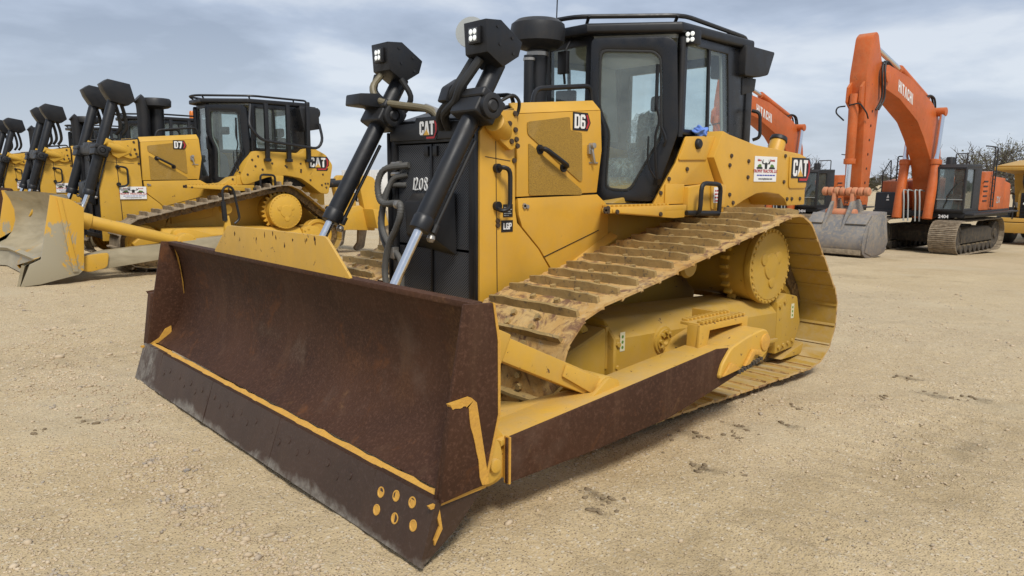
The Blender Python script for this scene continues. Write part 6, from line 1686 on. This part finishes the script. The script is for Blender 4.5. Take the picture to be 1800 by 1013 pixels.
TREES = [
 (1432, 262, 70, 1, .12, 'leafless tree with thin twigs showing between the near bulldozer and the orange excavator'),
 (1590, 262, 66, 2, .15, 'thin bare tree standing behind the orange excavator boom, left of its cab'),
 (1665, 245, 62, 3, .35, 'spreading bare tree rising just right of the orange excavator boom'),
 (1712, 243, 74, 4, .8, 'sparse greenish tree above the dark cab of the orange excavator'),
 (1755, 240, 66, 5, 1.6, 'pale green sparse tree above the side ladder of the orange excavator'),
 (1640, 262, 80, 11, .3, 'bare tree whose twigs show between the boom and cab of the orange excavator'),
 (1692, 250, 84, 12, .5, 'bare crooked tree behind the roof of the orange excavator cab'),
 (1735, 238, 80, 13, 1.3, 'tallest of the pale greenish trees, behind the exhaust of the orange excavator'),
 (1775, 246, 82, 14, 1.5, 'pale green tree between the side ladder and the canopy of the dump truck'),
 (1418, 268, 84, 15, .1, 'small leafless tree just right of the filler cap of the near bulldozer'),
 (1572, 270, 86, 16, .15, 'leafless tree close beside the stick of the orange excavator'),
 (1795, 258, 70, 6, 1.8, 'greenish thin tree at the right edge above the yellow dump truck'),
]
CAMP = Vector((1.7309, 4.5345, 1.6826))
def ray_point(px, depth):
    """ground position of a far thing seen under a given bearing"""
    d = Rm @ Vector(((px - 900) / 1313, 0, -1.0))
    d.z = 0; d.normalize()
    return CAMP.x + d.x * depth, CAMP.y + d.y * depth
for px, top, dep, seed, lf, lab in TREES:
    x, y = ray_point(px, dep * 1.15)
    z_top = 1.68 + (312 - top) / 1313 * dep
    t_ = make_tree('tree', x, y, (z_top - float(gz(x, 0))) * .98, seed, lf)
    tag(t_, lab, 'tree', 'bare trees beyond the yard')

# far tree line, and the pale trailer seen past the ripper
bm = bmesh.new(); r6 = random.Random(4)
for k in range(9000):
    a = math.radians(r6.uniform(150, 285)); d_ = r6.uniform(210, 260)
    x, y = d_ * math.cos(a), d_ * math.sin(a)
    h = 1.1 + .5 * math.sin(a * 40) + .35 * math.sin(a * 97 + 1)
    g = -1.3
    c_ = Vector((x, y, g + r6.uniform(0, 1) ** .7 * h * 2.2)); s_ = r6.uniform(.35, 1.1)
    u = Vector((r6.gauss(0, 1), r6.gauss(0, 1), r6.gauss(0, 1))).normalized(); w = u.orthogonal().normalized()
    bm.faces.new([bm.verts.new(c_ + u * s_), bm.verts.new(c_ + w * s_), bm.verts.new(c_ - u * s_ * .8), bm.verts.new(c_ - w * s_)])
me = bpy.data.meshes.new('distant_woods'); bm.to_mesh(me); bm.free(); me.materials.append(MAT['leaf_dark'])
tag(put('distant_woods', me), 'low grey line of trees along the far horizon', 'woods', kind='stuff')

def trailer(px, depth, lab, w=7.0, h=2.7, col='white_paint'):
    x, y = ray_point(px, depth); g = float(gz(x, 0))
    r_ = empty('trailer', (x, y, g))
    MB().box((x, y, g + 1.0 + h / 2), (2.5, w, h)).build('body', col, r_, .05)
    for k in range(9): MB().box((x + 1.27, y - w / 2 + w * (k + .5) / 9, g + 1.0 + h / 2), (.05, .07, h - .2)).build('side_rib', col, r_)
    MB().box((x, y, g + .92), (2.4, w, .14)).build('chassis', 'dark_under', r_, .02)
    for yy in (-w * .35, -w * .22, w * .33):
        for sx in (-1.0, 1.0): MB().lathe((x + sx - .15, y + yy, g + .48), (1, 0, 0), [(0, .3), (.02, .48), (.28, .48), (.3, .3)], 18).build('wheel', 'rubber', r_)
    tag(r_, lab, 'trailer')
trailer(655, 90, 'long white box trailer far off beyond the ripper of the parked bulldozer', 9.0)

# ---------------------------------------------------------------- loose stones, clods
rs = np.random.RandomState(12)
t = (1 + 5 ** .5) / 2
ico_v = np.array([(-1, t, 0), (1, t, 0), (-1, -t, 0), (1, -t, 0), (0, -1, t), (0, 1, t), (0, -1, -t), (0, 1, -t), (t, 0, -1), (t, 0, 1), (-t, 0, -1), (-t, 0, 1)], float) / 1.9
ico_f = np.array([(0, 11, 5), (0, 5, 1), (0, 1, 7), (0, 7, 10), (0, 10, 11), (1, 5, 9), (5, 11, 4), (11, 10, 2), (10, 7, 6), (7, 1, 8), (3, 9, 4), (3, 4, 2), (3, 2, 6), (3, 6, 8), (3, 8, 9), (4, 9, 5), (2, 4, 11), (6, 2, 10), (8, 6, 7), (9, 8, 1)])
def scatter(name, xs, ys, size, flat, mat, lab, cat, sink=.3):
    n = len(xs)
    V = ico_v[None] * (1 + rs.uniform(-.34, .30, (n, 12, 1)))
    V = V * size[:, None, None] * np.stack([rs.uniform(.75, 1.35, n), rs.uniform(.6, 1.0, n), rs.uniform(.6, 1.0, n) * flat], -1)[:, None, :]
    a = rs.uniform(0, 6.2832, n); c_, s_ = np.cos(a)[:, None], np.sin(a)[:, None]
    X = V[..., 0] * c_ - V[..., 1] * s_; Y_ = V[..., 0] * s_ + V[..., 1] * c_
    Z = V[..., 2] + (ground_h(xs, ys) + size * flat * (1 - 2 * sink) * .6)[:, None]
    co = np.stack([X + xs[:, None], Y_ + ys[:, None], Z], -1).reshape(-1, 3)
    fa = (ico_f[None] + (np.arange(n) * 12)[:, None, None]).reshape(-1, 3)
    me = np_mesh(name, co, fa, False); me.materials.append(MAT[mat])
    return tag(put(name, me), lab, cat, kind='stuff')
N = 130000
rad = 1.6 + 17 * rs.beta(1.0, 1.9, N); ang = np.radians(rs.uniform(-178, -86, N))
xs = CAMP.x + rad * np.cos(ang); ys = CAMP.y + rad * np.sin(ang)
dens = vnoise(xs, ys, .55, 21) + vnoise(xs, ys, 1.7, 22) * .7 + .16
# a windrow of coarser gravel pushed up in front of the blade
wy = np.interp(ys, [-5.0, -1.8, .25, 1.6, 3.0], [.25, .37, .40, .47, .50]) + vnoise(xs, ys, 1.3, 31) * .35
wind = np.exp(-((xs - wy) / .20) ** 2) * (ys > -5) * (ys < 3.6)
dens = dens + wind * 1.2
keep = rs.uniform(0, 1, N) < np.clip(dens * 1.5, .10, 1)
xs, ys, wind = xs[keep], ys[keep], wind[keep]
sz = np.clip(rs.lognormal(math.log(.0052), .50, len(xs)), .003, .026) * np.clip(.75 + rad[keep] * .035, .8, 1.4) * (1 + wind * .55)
scatter('gravel', xs, ys, sz, .75, 'stone', 'loose pale gravel scattered over the sandy yard', 'gravel')
# dark clods dropped off the tracks
cl = [(-1.96, 2.18, 1.3), (-1.17, 2.03, .9), (-1.05, 2.12, .7), (-3.08, 2.13, .9), (-2.75, 1.93, .8), (-2.6, 2.0, .8), (-4.72, 2.53, 1.0), (-4.84, 2.74, .8), (-5.1, 2.17, .9), (-4.3, 2.25, .7), (-2.42, 1.80, .7), (-2.2, 1.72, .6), (-3.5, 1.95, .7), (.57, -1.11, .9), (.86, -1.05, .6), (-5.9, 3.1, .8), (-.6, 2.9, .6)]
X, Y_, S_ = [], [], []
for cx_, cy_, k_ in cl:
    k_ *= .7
    for k in range(int(26 * k_)):
        s_ = rs.normal(0, .13) * k_; q_ = rs.normal(0, .075) * k_
        X.append(cx_ + .15 * s_ + q_ + .02 * math.sin(s_ * 40)); Y_.append(cy_ + .98 * s_); S_.append(.004 + .020 * rs.rand() ** 3)
scatter('clods', np.array(X), np.array(Y_), np.array(S_), .6, 'clod', 'small dark clods of dry mud lying on the gravel beside the tracks', 'clods', .3)
